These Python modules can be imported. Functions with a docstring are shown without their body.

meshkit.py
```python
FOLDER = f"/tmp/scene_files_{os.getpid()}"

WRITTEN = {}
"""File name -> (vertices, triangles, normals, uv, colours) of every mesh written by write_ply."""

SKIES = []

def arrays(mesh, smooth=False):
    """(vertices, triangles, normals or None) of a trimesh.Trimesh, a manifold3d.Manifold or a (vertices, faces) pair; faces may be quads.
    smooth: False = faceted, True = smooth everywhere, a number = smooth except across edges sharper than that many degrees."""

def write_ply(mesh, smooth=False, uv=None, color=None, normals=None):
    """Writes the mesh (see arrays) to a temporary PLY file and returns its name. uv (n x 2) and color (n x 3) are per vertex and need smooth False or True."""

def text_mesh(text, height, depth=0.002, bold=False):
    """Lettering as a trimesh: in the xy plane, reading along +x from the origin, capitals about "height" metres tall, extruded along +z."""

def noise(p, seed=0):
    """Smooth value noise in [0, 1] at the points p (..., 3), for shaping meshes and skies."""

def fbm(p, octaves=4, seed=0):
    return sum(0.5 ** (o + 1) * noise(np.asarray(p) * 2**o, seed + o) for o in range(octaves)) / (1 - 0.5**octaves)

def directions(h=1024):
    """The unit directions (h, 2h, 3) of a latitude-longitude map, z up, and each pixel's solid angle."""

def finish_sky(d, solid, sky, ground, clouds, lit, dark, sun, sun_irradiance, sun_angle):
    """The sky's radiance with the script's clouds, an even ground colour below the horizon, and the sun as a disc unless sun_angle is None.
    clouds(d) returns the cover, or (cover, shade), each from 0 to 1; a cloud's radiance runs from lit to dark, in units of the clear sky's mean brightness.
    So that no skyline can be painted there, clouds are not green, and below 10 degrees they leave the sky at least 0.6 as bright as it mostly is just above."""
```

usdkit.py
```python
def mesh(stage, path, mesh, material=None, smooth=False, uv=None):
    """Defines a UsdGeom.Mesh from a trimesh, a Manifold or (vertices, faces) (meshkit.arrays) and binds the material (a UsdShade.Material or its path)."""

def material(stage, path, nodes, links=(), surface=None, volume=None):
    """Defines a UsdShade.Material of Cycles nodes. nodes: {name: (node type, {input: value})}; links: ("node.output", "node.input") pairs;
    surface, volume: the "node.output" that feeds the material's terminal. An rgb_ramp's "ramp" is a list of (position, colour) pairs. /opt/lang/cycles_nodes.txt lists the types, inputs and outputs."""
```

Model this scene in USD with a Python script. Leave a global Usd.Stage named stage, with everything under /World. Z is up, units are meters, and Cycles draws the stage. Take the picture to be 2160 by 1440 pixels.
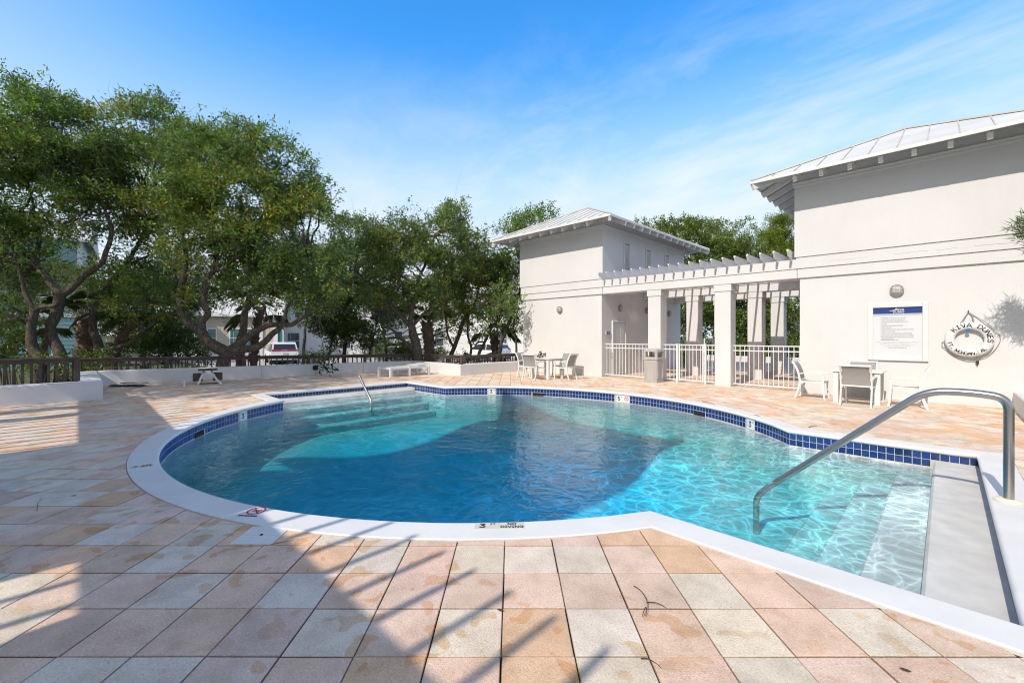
import math, random
import numpy as np, trimesh, shapely
from shapely.geometry import Polygon, box as sbox
from scipy.spatial import cKDTree
import usdkit, meshkit
from pxr import Usd, UsdGeom, UsdLux, UsdShade, Gf, Sdf, Vt

stage = Usd.Stage.CreateInMemory()
UsdGeom.SetStageUpAxis(stage, 'Z')
WORLD = UsdGeom.Xform.Define(stage, '/World')
UsdGeom.Scope.Define(stage, '/World/Looks')
S2 = math.sqrt(2)
# ---------------------------------------------------------------- camera, sky, sun
EYE, FPX, HOR = 1.52, 915.0, 709.0
cam = UsdGeom.Camera.Define(stage, '/World/camera')
cam.CreateHorizontalApertureAttr(36.0)
cam.CreateVerticalApertureAttr(24.0)
cam.CreateFocalLengthAttr(36.0 * FPX / 2160)
cam.CreateVerticalApertureOffsetAttr(-36.0 * (720 - HOR) / 2160)
cam.CreateClippingRangeAttr(Gf.Vec2f(0.05, 2000))
EXPOSURE = 0.75
cam.CreateExposureAttr(EXPOSURE)
r_, f_ = np.array([1, 1, 0]) / S2, np.array([-1, 1, 0]) / S2
UsdGeom.Xformable(cam).AddTransformOp().Set(Gf.Matrix4d(*r_, 0, 0, 0, 1, 0, *(-f_), 0, 0, 0, EYE, 1))
SUN_EL = math.radians(41.0)
SUN_H = np.array([0.08, -1.0]) / math.hypot(0.08, 1)
SUN = np.array([SUN_H[0] * math.cos(SUN_EL), SUN_H[1] * math.cos(SUN_EL), math.sin(SUN_EL)])
sun = UsdLux.DistantLight.Define(stage, '/World/sun')
sun.CreateIntensityAttr(0.64); sun.CreateAngleAttr(0.53); sun.CreateColorAttr(Gf.Vec3f(1.0, 0.92, 0.80))
sun.CreateNormalizeAttr(True)
zx = np.cross([0, 0, 1.0], SUN); zx /= np.linalg.norm(zx); zy = np.cross(SUN, zx)
UsdGeom.Xformable(sun).AddTransformOp().Set(Gf.Matrix4d(*zx, 0, *zy, 0, *SUN, 0, 0, 0, 0, 1))
SKY = 0.15
sky = UsdLux.DomeLight.Define(stage, '/World/sky')
sky.GetPrim().SetCustomDataByKey('kind', 'structure'); sky.GetPrim().SetCustomDataByKey('label', 'blue sky with thin high wisps of white cloud')
skymat = usdkit.material(stage, '/World/Looks/sky_air', {
    'tc': ('texture_coordinate', {}),
    'sky': ('sky_texture', {'sky_type': 'single_scattering', 'sun_disc': False, 'sun_elevation': SUN_EL, 'sun_rotation': math.atan2(SUN[0], SUN[1]), 'altitude': 5.0, 'air_density': 1.0, 'aerosol_density': 0.6, 'ozone_density': 2.2}),
    'rot': ('mapping', {'location': (1.3, 4.7, 2.4), 'rotation': (0.45, -0.12, 0.85), 'scale': (1.3, 5.0, 7.0)}),
    'n1': ('noise_texture', {'scale': 1.25, 'detail': 9.0, 'roughness': 0.66, 'distortion': 0.25}),
    'rmp': ('rgb_ramp', {'ramp': [(0.0, (0, 0, 0)), (0.43, (0, 0, 0)), (0.66, (0.62, 0.62, 0.62)), (1.0, (0.95, 0.95, 0.95))]}),
    'n2': ('noise_texture', {'scale': 1.1, 'detail': 2.0}),
    'rmp2': ('rgb_ramp', {'ramp': [(0.0, (0, 0, 0)), (0.40, (0, 0, 0)), (0.58, (1, 1, 1)), (1.0, (1, 1, 1))]}),
    'sep': ('separate_xyz', {}),
    'low': ('map_range', {'from_min': 0.62, 'from_max': 0.30, 'to_min': 0.0, 'to_max': 1.0, 'clamp': True}),
    'mul': ('math', {'math_type': 'multiply'}), 'mul2': ('math', {'math_type': 'multiply'}),
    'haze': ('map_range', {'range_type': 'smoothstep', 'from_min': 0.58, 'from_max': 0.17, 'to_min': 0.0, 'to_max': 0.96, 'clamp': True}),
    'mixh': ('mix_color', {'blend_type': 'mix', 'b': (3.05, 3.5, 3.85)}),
    'sat': ('hsv', {'saturation': 1.22, 'value': 1.0, 'hue': 0.5, 'fac': 1.0}),
    'tone': ('mix_color', {'blend_type': 'multiply', 'fac': 1.0, 'b': (0.50, 1.16, 1.38), 'use_clamp_result': False, 'use_clamp': False}),
    'dts': ('vector_math', {'math_type': 'dot_product', 'vector2': tuple(SUN)}), 'sun_side': ('map_range', {'range_type': 'smoothstep', 'from_min': 0.12, 'from_max': 0.80, 'to_min': 0.0, 'to_max': 0.90, 'clamp': True}),
    'fill_whitening': ('mix_color', {'blend_type': 'mix', 'b': (2.75, 2.68, 2.64)}),  # whiteness added to the mostly unseen sun-side sky, neutralising the blue fill light
    'mix': ('mix_color', {'blend_type': 'mix', 'b': (3.9, 4.0, 4.1)}),
    'bg': ('background_shader', {'strength': SKY})},
    [('tc.generated', 'rot.vector'), ('rot.vector', 'n1.vector'), ('tc.generated', 'n2.vector'), ('n1.fac', 'rmp.fac'), ('n2.fac', 'rmp2.fac'),
     ('tc.generated', 'sep.vector'), ('sep.z', 'low.value'), ('rmp.color', 'mul.value1'), ('rmp2.color', 'mul.value2'), ('mul.value', 'mul2.value1'), ('low.result', 'mul2.value2'),
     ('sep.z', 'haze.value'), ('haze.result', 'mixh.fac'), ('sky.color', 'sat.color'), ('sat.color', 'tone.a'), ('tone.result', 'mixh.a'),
     ('mul2.value', 'mix.fac'), ('tc.generated', 'dts.vector1'), ('dts.value', 'sun_side.value'), ('sun_side.result', 'fill_whitening.fac'), ('mixh.result', 'fill_whitening.a'), ('fill_whitening.result', 'mix.a'), ('mix.result', 'bg.color')], surface='bg.background')
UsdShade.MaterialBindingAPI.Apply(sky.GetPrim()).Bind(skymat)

# ---------------------------------------------------------------- helpers
RNG = np.random.default_rng(7)
_names = {}


def numbered(parent, name):
    k = (parent, name)
    _names[k] = n = _names.get(k, -1) + 1
    return f'{parent}/{name}' + (f'_{n:03d}' if n else '')


def tag(prim, label=None, cat=None, group=None, kind=None):
    p = prim.GetPrim() if hasattr(prim, 'GetPrim') else prim
    for k, v in (('label', label), ('category', cat), ('group', group), ('kind', kind)):
        if v:
            p.SetCustomDataByKey(k, v)
    return p


GROUPS = {'patio_chair': 'patio chairs round the two tables', 'patio_table': 'white patio tables', 'bulkhead_lamp': 'caged wall lamps of the pavilions', 'oak_tree': 'oaks around the pool', 'cabbage_palm': 'palms beyond the railing', 'shrub': 'shrubs beyond the railing', 'wooden_railing': 'brown railings above the low walls', 'low_wall': 'low white walls round the deck', 'metal_fence': 'white metal fence panels of the pergola', 'beach_house': 'houses beyond the trees', 'parked_car': 'parked white cars', 'pool_handrail': 'stainless pool handrails', 'pavilion': 'white hip roofed pavilions', 'pergola': 'white pergolas', 'fallen_twig': 'twigs fallen on the pavers', 'fallen_leaf': 'leaves fallen on the pavers'}


def thing(name, label=None, cat=None, loc=(0, 0, 0), rotz=0.0, group=None, kind=None):
    path = numbered('/World', name)
    x = UsdGeom.Xform.Define(stage, path)
    x.AddTranslateOp().Set(Gf.Vec3d(*map(float, loc))); x.AddRotateZOp().Set(float(rotz))
    tag(x, label, cat, group or GROUPS.get(name), kind)
    return path


def copy_of(path, name, label, loc, rotz, group=None):
    x = UsdGeom.Xform.Define(stage, numbered('/World', name))
    p = x.GetPrim()
    p.GetReferences().AddInternalReference(path)
    p.SetInstanceable(True)
    p.GetAttribute('xformOp:translate').Set(Gf.Vec3d(*map(float, loc))); p.GetAttribute('xformOp:rotateZ').Set(float(rotz))
    tag(p, label, None, group or GROUPS.get(name))
    return str(p.GetPath())


def obj(parent, name, mesh, mat, smooth=False, tint=None, label=None, kind=None, cat=None, group=None):
    path = numbered(parent or '/World', name)
    if isinstance(mesh, MB):
        mesh = mesh.mesh()
    m = usdkit.mesh(stage, path, mesh, mat, smooth)
    if tint is not None:
        n = len(m.GetPointsAttr().Get())
        t = np.asarray(tint, np.float32)
        t = np.broadcast_to(t, (n, 3)) if t.ndim == 1 else t
        UsdGeom.PrimvarsAPI(m).CreatePrimvar('tint', Sdf.ValueTypeNames.Color3fArray, 'vertex').Set(Vt.Vec3fArray.FromNumpy(np.ascontiguousarray(t)))
    tag(m, label, cat, group, kind)
    return path


def cbox(lo, hi, c=0.008):
    lo, hi = np.array(lo, float), np.array(hi, float)
    c = min(c, *(0.45 * (hi - lo)))
    pts = []
    for s in np.ndindex(2, 2, 2):
        corner = np.where(s, hi, lo)
        for k in range(3):
            p = corner.copy()
            for j in range(3):
                if j != k:
                    p[j] += c if s[j] == 0 else -c
            pts.append(p)
    return trimesh.convex.convex_hull(np.array(pts))


_BF = np.array([[0, 2, 1], [0, 3, 2], [4, 5, 6], [4, 6, 7], [0, 1, 5], [0, 5, 4], [1, 2, 6], [1, 6, 5], [2, 3, 7], [2, 7, 6], [3, 0, 4], [3, 4, 7]])


class MB:
    def __init__(s):
        s.v, s.f, s.n = [], [], 0

    def add(s, v, f):
        v = np.asarray(v, float)
        s.v.append(v); s.f.append(np.asarray(f, int) + s.n); s.n += len(v)
        return s

    def tm(s, m):
        return s.add(m.vertices, m.faces)

    def box(s, lo, hi):
        x0, y0, z0 = lo; x1, y1, z1 = hi
        return s.add([[x0, y0, z0], [x1, y0, z0], [x1, y1, z0], [x0, y1, z0], [x0, y0, z1], [x1, y0, z1], [x1, y1, z1], [x0, y1, z1]], _BF)

    def cbox(s, lo, hi, c=0.008):
        return s.tm(cbox(lo, hi, c))

    def bar(s, p0, p1, w, h, up=(0, 0, 1)):
        p0, p1 = np.array(p0, float), np.array(p1, float)
        t = p1 - p0; t /= np.linalg.norm(t)
        a = np.cross(t, up); a /= np.linalg.norm(a) + 1e-9
        b = np.cross(a, t)
        A, B = a * w / 2, b * h / 2
        return s.add([p0 - A - B, p0 + A - B, p0 + A + B, p0 - A + B, p1 - A - B, p1 + A - B, p1 + A + B, p1 - A + B], _BF[:, ::-1])

    def tube(s, pts, r, sides=8, cap=True):
        p = np.asarray(pts, float); n = len(p)
        r = np.broadcast_to(r, (n,))
        t = np.gradient(p, axis=0); t /= np.linalg.norm(t, axis=1, keepdims=True) + 1e-12
        a = np.cross(t[0], [0, 0, 1.0] if abs(t[0][2]) < 0.9 else [1.0, 0, 0]); a /= np.linalg.norm(a)
        ang = np.arange(sides) * 2 * np.pi / sides
        out = []
        for i in range(n):
            a = a - t[i] * (a @ t[i]); a /= np.linalg.norm(a) + 1e-12
            b = np.cross(t[i], a)
            out.append(p[i] + r[i] * (np.cos(ang)[:, None] * a + np.sin(ang)[:, None] * b))
        v = np.concatenate(out)
        i, j = np.meshgrid(np.arange(n - 1), np.arange(sides), indexing='ij')
        q = np.stack([i * sides + j, i * sides + (j + 1) % sides, (i + 1) * sides + (j + 1) % sides, (i + 1) * sides + j], -1).reshape(-1, 4)
        f = [q[:, [0, 1, 2]], q[:, [0, 2, 3]]]
        if cap:
            k = np.arange(1, sides - 1)
            f += [np.stack([0 * k, k + 1, k], 1), np.stack([0 * k, k, k + 1], 1) + (n - 1) * sides]
        return s.add(v, np.vstack(f))

    def mesh(s):
        return trimesh.Trimesh(np.vstack(s.v), np.vstack(s.f), process=False)


def polymesh(poly, z0, z1):
    m = trimesh.creation.extrude_polygon(poly, z1 - z0, engine='earcut')
    m.apply_translation([0, 0, z0])
    return m


def spline(pts, n):
    p = np.asarray(pts, float)
    if len(p) < 3:
        return np.array([p[0] + (p[-1] - p[0]) * t for t in np.linspace(0, 1, n)])
    from scipy.interpolate import PchipInterpolator
    t = np.r_[0, np.cumsum(np.linalg.norm(np.diff(p[:, :3], axis=0), axis=1) ** 0.7 + 1e-6)]
    return PchipInterpolator(t, p)(np.linspace(0, t[-1], n))


def at(px, py, Z):
    X = (px - 1080) / FPX * Z
    return np.array([(X - Z) / S2, (X + Z) / S2, EYE - (py - HOR) / FPX * Z])


def ground(px, py, z=0.0):
    return at(px, py, FPX * (EYE - z) / (py - HOR))


def frame(mesh, o, ex, ey, ez):
    v = np.asarray(mesh.vertices)
    return trimesh.Trimesh(np.asarray(o) + v[:, :1] * np.asarray(ex) + v[:, 1:2] * np.asarray(ey) + v[:, 2:] * np.asarray(ez), mesh.faces, process=False)


def text(s, h, bold=False, center=True, depth=0.002):
    m = meshkit.text_mesh(s, h, depth, bold)
    if center:
        m.apply_translation([-(m.bounds[0][0] + m.bounds[1][0]) / 2, 0, 0])
    return m


# ---------------------------------------------------------------- materials
def mat(name, color, rough=0.6, metal=0.0, var=0.06, scale=3.0, bump=0.0, bscale=60.0, spec=0.5, coat=0.0, detail=4.0, dist=0.004):
    c = np.array(color)
    nodes = {'g': ('geometry', {}), 'n': ('noise_texture', {'scale': scale, 'detail': detail}),
             'r': ('rgb_ramp', {'ramp': [(0.25, c * (1 - var)), (0.75, np.minimum(c * (1 + var), 1))]}),
             'p': ('principled_bsdf', {'roughness': rough, 'metallic': metal, 'specular_ior_level': spec, 'coat_weight': coat})}
    links = [('g.position', 'n.vector'), ('n.fac', 'r.fac'), ('r.color', 'p.base_color')]
    if bump:
        nodes['bn'] = ('noise_texture', {'scale': bscale, 'detail': 3.0}); nodes['b'] = ('bump', {'strength': bump, 'distance': dist})
        links += [('g.position', 'bn.vector'), ('bn.fac', 'b.height'), ('b.normal', 'p.normal')]
    return usdkit.material(stage, '/World/Looks/' + name, nodes, links, surface='p.BSDF')


M = {}
M['stucco'] = usdkit.material(stage, '/World/Looks/stucco', {
    'g': ('geometry', {}), 'n': ('noise_texture', {'scale': 0.9, 'detail': 6.0}), 'r': ('rgb_ramp', {'ramp': [(0.3, (0.61, 0.605, 0.61)), (0.7, (0.65, 0.645, 0.65))]}),
    'str': ('mapping', {'scale': (3.0, 3.0, 0.35)}), 'n2': ('noise_texture', {'scale': 2.0, 'detail': 6.0, 'roughness': 0.7}), 'r2': ('rgb_ramp', {'ramp': [(0.3, (0.93, 0.92, 0.90)), (0.55, (1, 1, 1))]}),
    'mx': ('mix_color', {'blend_type': 'multiply', 'fac': 0.25}),
    'bn': ('noise_texture', {'scale': 55.0, 'detail': 4.0, 'roughness': 0.65}), 'b': ('bump', {'strength': 0.45, 'distance': 0.008}),
    'p': ('principled_bsdf', {'roughness': 0.85, 'specular_ior_level': 0.25})},
    [('g.position', 'n.vector'), ('n.fac', 'r.fac'), ('g.position', 'str.vector'), ('str.vector', 'n2.vector'), ('n2.fac', 'r2.fac'), ('r.color', 'mx.a'), ('r2.color', 'mx.b'),
     ('mx.result', 'p.base_color'), ('g.position', 'bn.vector'), ('bn.fac', 'b.height'), ('b.normal', 'p.normal')], surface='p.BSDF')
M['trim'] = mat('white_trim', (0.66, 0.655, 0.655), 0.55, var=0.03, bump=0.15, bscale=30)
M['groove'] = mat('shadow_groove', (0.36, 0.35, 0.34), 0.9)
M['crack'] = mat('hairline_crack', (0.16, 0.14, 0.12), 0.9)
M['coping'] = mat('coping_paint', (0.70, 0.685, 0.665), 0.55, var=0.07, scale=2.2, bump=0.22, bscale=90, detail=8)
M['roofmetal'] = mat('roof_metal', (0.56, 0.56, 0.55), 0.6, 0.0, var=0.10, scale=1.3, bump=0.05, bscale=6)
M['seam'] = mat('roof_seam', (0.46, 0.43, 0.39), 0.6, 0.0, var=0.25)
M['whitemetal'] = mat('white_powder_coat', (0.70, 0.70, 0.70), 0.35, var=0.03)
M['steel'] = mat('brushed_steel', (0.46, 0.44, 0.41), 0.27, 1.0, var=0.05, bump=0.03, bscale=300)
M['escutcheon'] = mat('cream_plastic', (0.72, 0.68, 0.55), 0.4)
M['sling'] = usdkit.material(stage, '/World/Looks/grey_sling', {
    'g': ('geometry', {}), 'w': ('noise_texture', {'scale': 260.0, 'detail': 2.0}), 'r': ('rgb_ramp', {'ramp': [(0.3, (0.20, 0.195, 0.195)), (0.7, (0.36, 0.35, 0.345))]}),
    'p': ('principled_bsdf', {'roughness': 0.8})}, [('g.position', 'w.vector'), ('w.fac', 'r.fac'), ('r.color', 'p.base_color')], surface='p.BSDF')
M['greyplastic'] = mat('grey_plastic', (0.40, 0.385, 0.365), 0.5, var=0.05, bump=0.08, bscale=120)
M['dark'] = mat('dark_cavity', (0.012, 0.012, 0.013), 0.8)
M['lampmetal'] = mat('lamp_metal', (0.33, 0.32, 0.31), 0.4, 0.6)
M['lampglass'] = mat('lamp_glass', (0.42, 0.38, 0.32), 0.15, coat=0.6)
M['navy'] = mat('navy_print', (0.018, 0.045, 0.20), 0.35, var=0.02)
M['signwhite'] = mat('sign_white', (0.62, 0.63, 0.66), 0.35, var=0.02)
M['signgrey'] = mat('sign_grey', (0.47, 0.49, 0.52), 0.4, var=0.02)
M['ink'] = mat('sign_ink', (0.06, 0.065, 0.11), 0.6, var=0.02)
M['greyink'] = mat('grey_ink', (0.34, 0.35, 0.40), 0.6, var=0.02)
M['black'] = mat('black_print', (0.012, 0.012, 0.015), 0.5)
M['red'] = mat('red_print', (0.55, 0.012, 0.02), 0.45)
M['plaque'] = mat('cream_plaque', (0.60, 0.56, 0.48), 0.5, var=0.1, scale=14)
M['whiteplaque'] = mat('white_plaque', (0.72, 0.72, 0.70), 0.4, var=0.05)
M['ring'] = mat('ring_plastic', (0.70, 0.69, 0.68), 0.38, var=0.03)
M['rope'] = mat('grey_rope', (0.30, 0.28, 0.25), 0.9)
M['bluecap'] = mat('blue_plastic', (0.02, 0.14, 0.45), 0.35)
M['brownwood'] = mat('weathered_brown_wood', (0.085, 0.060, 0.047), 0.8, var=0.35, scale=5, bump=0.2, bscale=40)
M['lowwall'] = mat('low_wall_stucco', (0.64, 0.63, 0.635), 0.85, var=0.05, scale=1.5, bump=0.35, bscale=60, spec=0.25, dist=0.006)
M['grout'] = mat('tile_grout', (0.48, 0.48, 0.46), 0.85)
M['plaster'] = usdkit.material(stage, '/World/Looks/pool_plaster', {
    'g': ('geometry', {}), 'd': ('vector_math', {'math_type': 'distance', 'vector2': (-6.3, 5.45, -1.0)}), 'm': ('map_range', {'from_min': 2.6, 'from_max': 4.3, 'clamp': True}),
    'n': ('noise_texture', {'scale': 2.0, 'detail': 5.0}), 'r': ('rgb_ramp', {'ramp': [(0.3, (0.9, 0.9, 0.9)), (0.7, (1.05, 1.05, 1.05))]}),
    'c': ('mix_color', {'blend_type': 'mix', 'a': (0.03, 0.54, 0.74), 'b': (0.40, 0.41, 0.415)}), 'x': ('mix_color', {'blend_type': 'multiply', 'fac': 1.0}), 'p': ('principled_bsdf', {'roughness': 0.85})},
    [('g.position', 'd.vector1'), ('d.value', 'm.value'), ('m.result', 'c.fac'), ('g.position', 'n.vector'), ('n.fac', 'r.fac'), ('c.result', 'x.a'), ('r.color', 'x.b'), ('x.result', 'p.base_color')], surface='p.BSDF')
M['ledge'] = mat('ledge_concrete', (0.55, 0.535, 0.505), 0.85, var=0.14, scale=5, bump=0.2, bscale=50, detail=8)
M['bedding'] = mat('joint_sand', (0.045, 0.032, 0.023), 0.95, var=0.2, scale=9)
M['rubber'] = mat('black_rubber', (0.012, 0.012, 0.014), 0.6)
M['paleboard'] = mat('pale_board', (0.40, 0.37, 0.33), 0.8, var=0.1)
M['carpaint'] = mat('white_car_paint', (0.72, 0.72, 0.72), 0.25, coat=0.6, var=0.01)
M['carglass'] = mat('dark_car_glass', (0.012, 0.014, 0.017), 0.08, coat=0.5)
M['taillight'] = mat('tail_light_red', (0.32, 0.006, 0.010), 0.2, coat=0.5)
M['chrome'] = mat('chrome', (0.7, 0.7, 0.7), 0.2, 1.0)
M['tyre'] = mat('tyre_rubber', (0.02, 0.02, 0.02), 0.8)
M['concrete'] = mat('drive_concrete', (0.36, 0.35, 0.33), 0.9, var=0.12, scale=0.8, detail=8)
M['asphalt'] = mat('road_asphalt', (0.06, 0.06, 0.06), 0.9, var=0.15, scale=3)
M['houseteal'] = mat('teal_siding', (0.20, 0.36, 0.37), 0.7, var=0.05)
M['housewhite'] = mat('white_siding', (0.66, 0.66, 0.66), 0.7, var=0.04)
M['housebeige'] = mat('beige_boards', (0.50, 0.44, 0.37), 0.75, var=0.06)
M['tealglass'] = mat('teal_window_blind', (0.05, 0.16, 0.16), 0.15, coat=0.4, var=0.1)
M['tealdoor'] = mat('teal_door', (0.03, 0.16, 0.15), 0.5)
M['greyglass'] = mat('grey_window_glass', (0.08, 0.10, 0.12), 0.08, coat=0.5)
M['bark'] = usdkit.material(stage, '/World/Looks/oak_bark', {
    'g': ('geometry', {}), 'm': ('mapping', {'scale': (9, 9, 3.0)}), 'n': ('noise_texture', {'scale': 2.2, 'detail': 8.0, 'roughness': 0.7}),
    'r': ('rgb_ramp', {'ramp': [(0.25, (0.03, 0.023, 0.018)), (0.5, (0.10, 0.082, 0.066)), (0.75, (0.22, 0.19, 0.16))]}),
    'b': ('bump', {'strength': 0.8, 'distance': 0.03}), 'p': ('principled_bsdf', {'roughness': 0.95, 'specular_ior_level': 0.2})},
    [('g.position', 'm.vector'), ('m.vector', 'n.vector'), ('n.fac', 'r.fac'), ('r.color', 'p.base_color'), ('n.fac', 'b.height'), ('b.normal', 'p.normal')], surface='p.BSDF')
M['palmbark'] = mat('palm_boots', (0.17, 0.115, 0.08), 0.95, var=0.5, scale=9, bump=0.5, bscale=25)
M['twig'] = mat('grey_twigs', (0.17, 0.15, 0.13), 0.9, var=0.3)
M['driedtwig'] = mat('dry_twig', (0.06, 0.04, 0.025), 0.9)
M['leaf'] = usdkit.material(stage, '/World/Looks/leaf', {
    'a': ('attribute', {'attribute': 'tint'}), 'g': ('geometry', {}), 'n': ('noise_texture', {'scale': 0.8, 'detail': 3.0}),
    'r': ('rgb_ramp', {'ramp': [(0.3, (0.75, 0.8, 0.8)), (0.5, (1.1, 1.1, 1.05)), (0.72, (1.6, 1.42, 0.95))]}), 'mx': ('mix_color', {'blend_type': 'multiply', 'fac': 1.0, 'use_clamp_result': False}),
    'p': ('principled_bsdf', {'roughness': 0.42, 'specular_ior_level': 0.45}), 't': ('translucent_bsdf', {}), 'tc': ('mix_color', {'blend_type': 'multiply', 'fac': 1.0, 'b': (1.5, 1.7, 0.7), 'use_clamp_result': False}),
    'm': ('mix_closure', {'fac': 0.28})},
    [('g.position', 'n.vector'), ('n.fac', 'r.fac'), ('a.color', 'mx.a'), ('r.color', 'mx.b'), ('mx.result', 'p.base_color'), ('mx.result', 'tc.a'), ('tc.result', 't.color'),
     ('p.BSDF', 'm.closure1'), ('t.BSDF', 'm.closure2')], surface='m.closure')
M['grass'] = usdkit.material(stage, '/World/Looks/lawn', {
    'g': ('geometry', {}), 'n': ('noise_texture', {'scale': 0.5, 'detail': 8.0, 'roughness': 0.7}), 'r': ('rgb_ramp', {'ramp': [(0.3, (0.05, 0.06, 0.02)), (0.5, (0.08, 0.10, 0.03)), (0.62, (0.14, 0.12, 0.06)), (0.8, (0.22, 0.19, 0.13))]}),
    'bn': ('noise_texture', {'scale': 30.0, 'detail': 5.0}), 'b': ('bump', {'strength': 1.0, 'distance': 0.06}), 'p': ('principled_bsdf', {'roughness': 0.95})},
    [('g.position', 'n.vector'), ('n.fac', 'r.fac'), ('r.color', 'p.base_color'), ('g.position', 'bn.vector'), ('bn.fac', 'b.height'), ('b.normal', 'p.normal')], surface='p.BSDF')
M['paver'] = usdkit.material(stage, '/World/Looks/concrete_paver', {
    'a': ('attribute', {'attribute': 'tint'}), 'g': ('geometry', {}),
    'n': ('noise_texture', {'scale': 4.0, 'detail': 7.0, 'roughness': 0.65}), 'r': ('rgb_ramp', {'ramp': [(0.3, (0.80, 0.78, 0.74)), (0.6, (1.06, 1.06, 1.06))]}),
    'sp': ('noise_texture', {'scale': 85.0, 'detail': 5.0, 'roughness': 0.78}), 'rs': ('rgb_ramp', {'ramp': [(0.26, (0.30, 0.26, 0.22)), (0.41, (0.90, 0.89, 0.88)), (0.54, (1, 1, 1)), (0.68, (1.22, 1.2, 1.17))]}),
    'st': ('noise_texture', {'scale': 6.5, 'detail': 1.0, 'roughness': 0.4, 'distortion': 0.35}), 'rst': ('rgb_ramp', {'ramp': [(0.60, (0, 0, 0)), (0.625, (1, 1, 1))]}),
    'zn': ('noise_texture', {'scale': 0.55, 'detail': 1.0}), 'rz': ('rgb_ramp', {'ramp': [(0.44, (0, 0, 0)), (0.56, (1, 1, 1))]}),
    'mm': ('math', {'math_type': 'multiply'}), 'mk': ('math', {'math_type': 'multiply', 'value2': 0.78}),
    'm1': ('mix_color', {'blend_type': 'multiply', 'fac': 1.0, 'use_clamp_result': False}), 'm2': ('mix_color', {'blend_type': 'multiply', 'fac': 1.0, 'use_clamp_result': False}),
    'm3': ('mix_color', {'blend_type': 'multiply', 'b': (0.86, 0.70, 0.52), 'use_clamp_result': False}),
    'cr': ('noise_texture', {'scale': 7.0, 'detail': 6.0, 'roughness': 0.7}), 'bn': ('noise_texture', {'scale': 120.0, 'detail': 5.0, 'roughness': 0.7}), 'ba': ('math', {'math_type': 'multiply_add', 'value2': 0.5}),
    'b': ('bump', {'strength': 0.8, 'distance': 0.008}), 'p': ('principled_bsdf', {'roughness': 0.85, 'specular_ior_level': 0.25})},
    [('g.position', 'n.vector'), ('n.fac', 'r.fac'), ('g.position', 'sp.vector'), ('sp.fac', 'rs.fac'), ('g.position', 'st.vector'), ('st.fac', 'rst.fac'), ('g.position', 'zn.vector'), ('zn.fac', 'rz.fac'),
     ('rst.color', 'mm.value1'), ('rz.color', 'mm.value2'), ('mm.value', 'mk.value1'), ('a.color', 'm1.a'), ('r.color', 'm1.b'), ('m1.result', 'm2.a'), ('rs.color', 'm2.b'), ('m2.result', 'm3.a'), ('mk.value', 'm3.fac'),
     ('m3.result', 'p.base_color'), ('g.position', 'bn.vector'), ('g.position', 'cr.vector'), ('cr.fac', 'ba.value1'), ('bn.fac', 'ba.value3'), ('ba.value', 'b.height'), ('b.normal', 'p.normal')], surface='p.BSDF')
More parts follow.
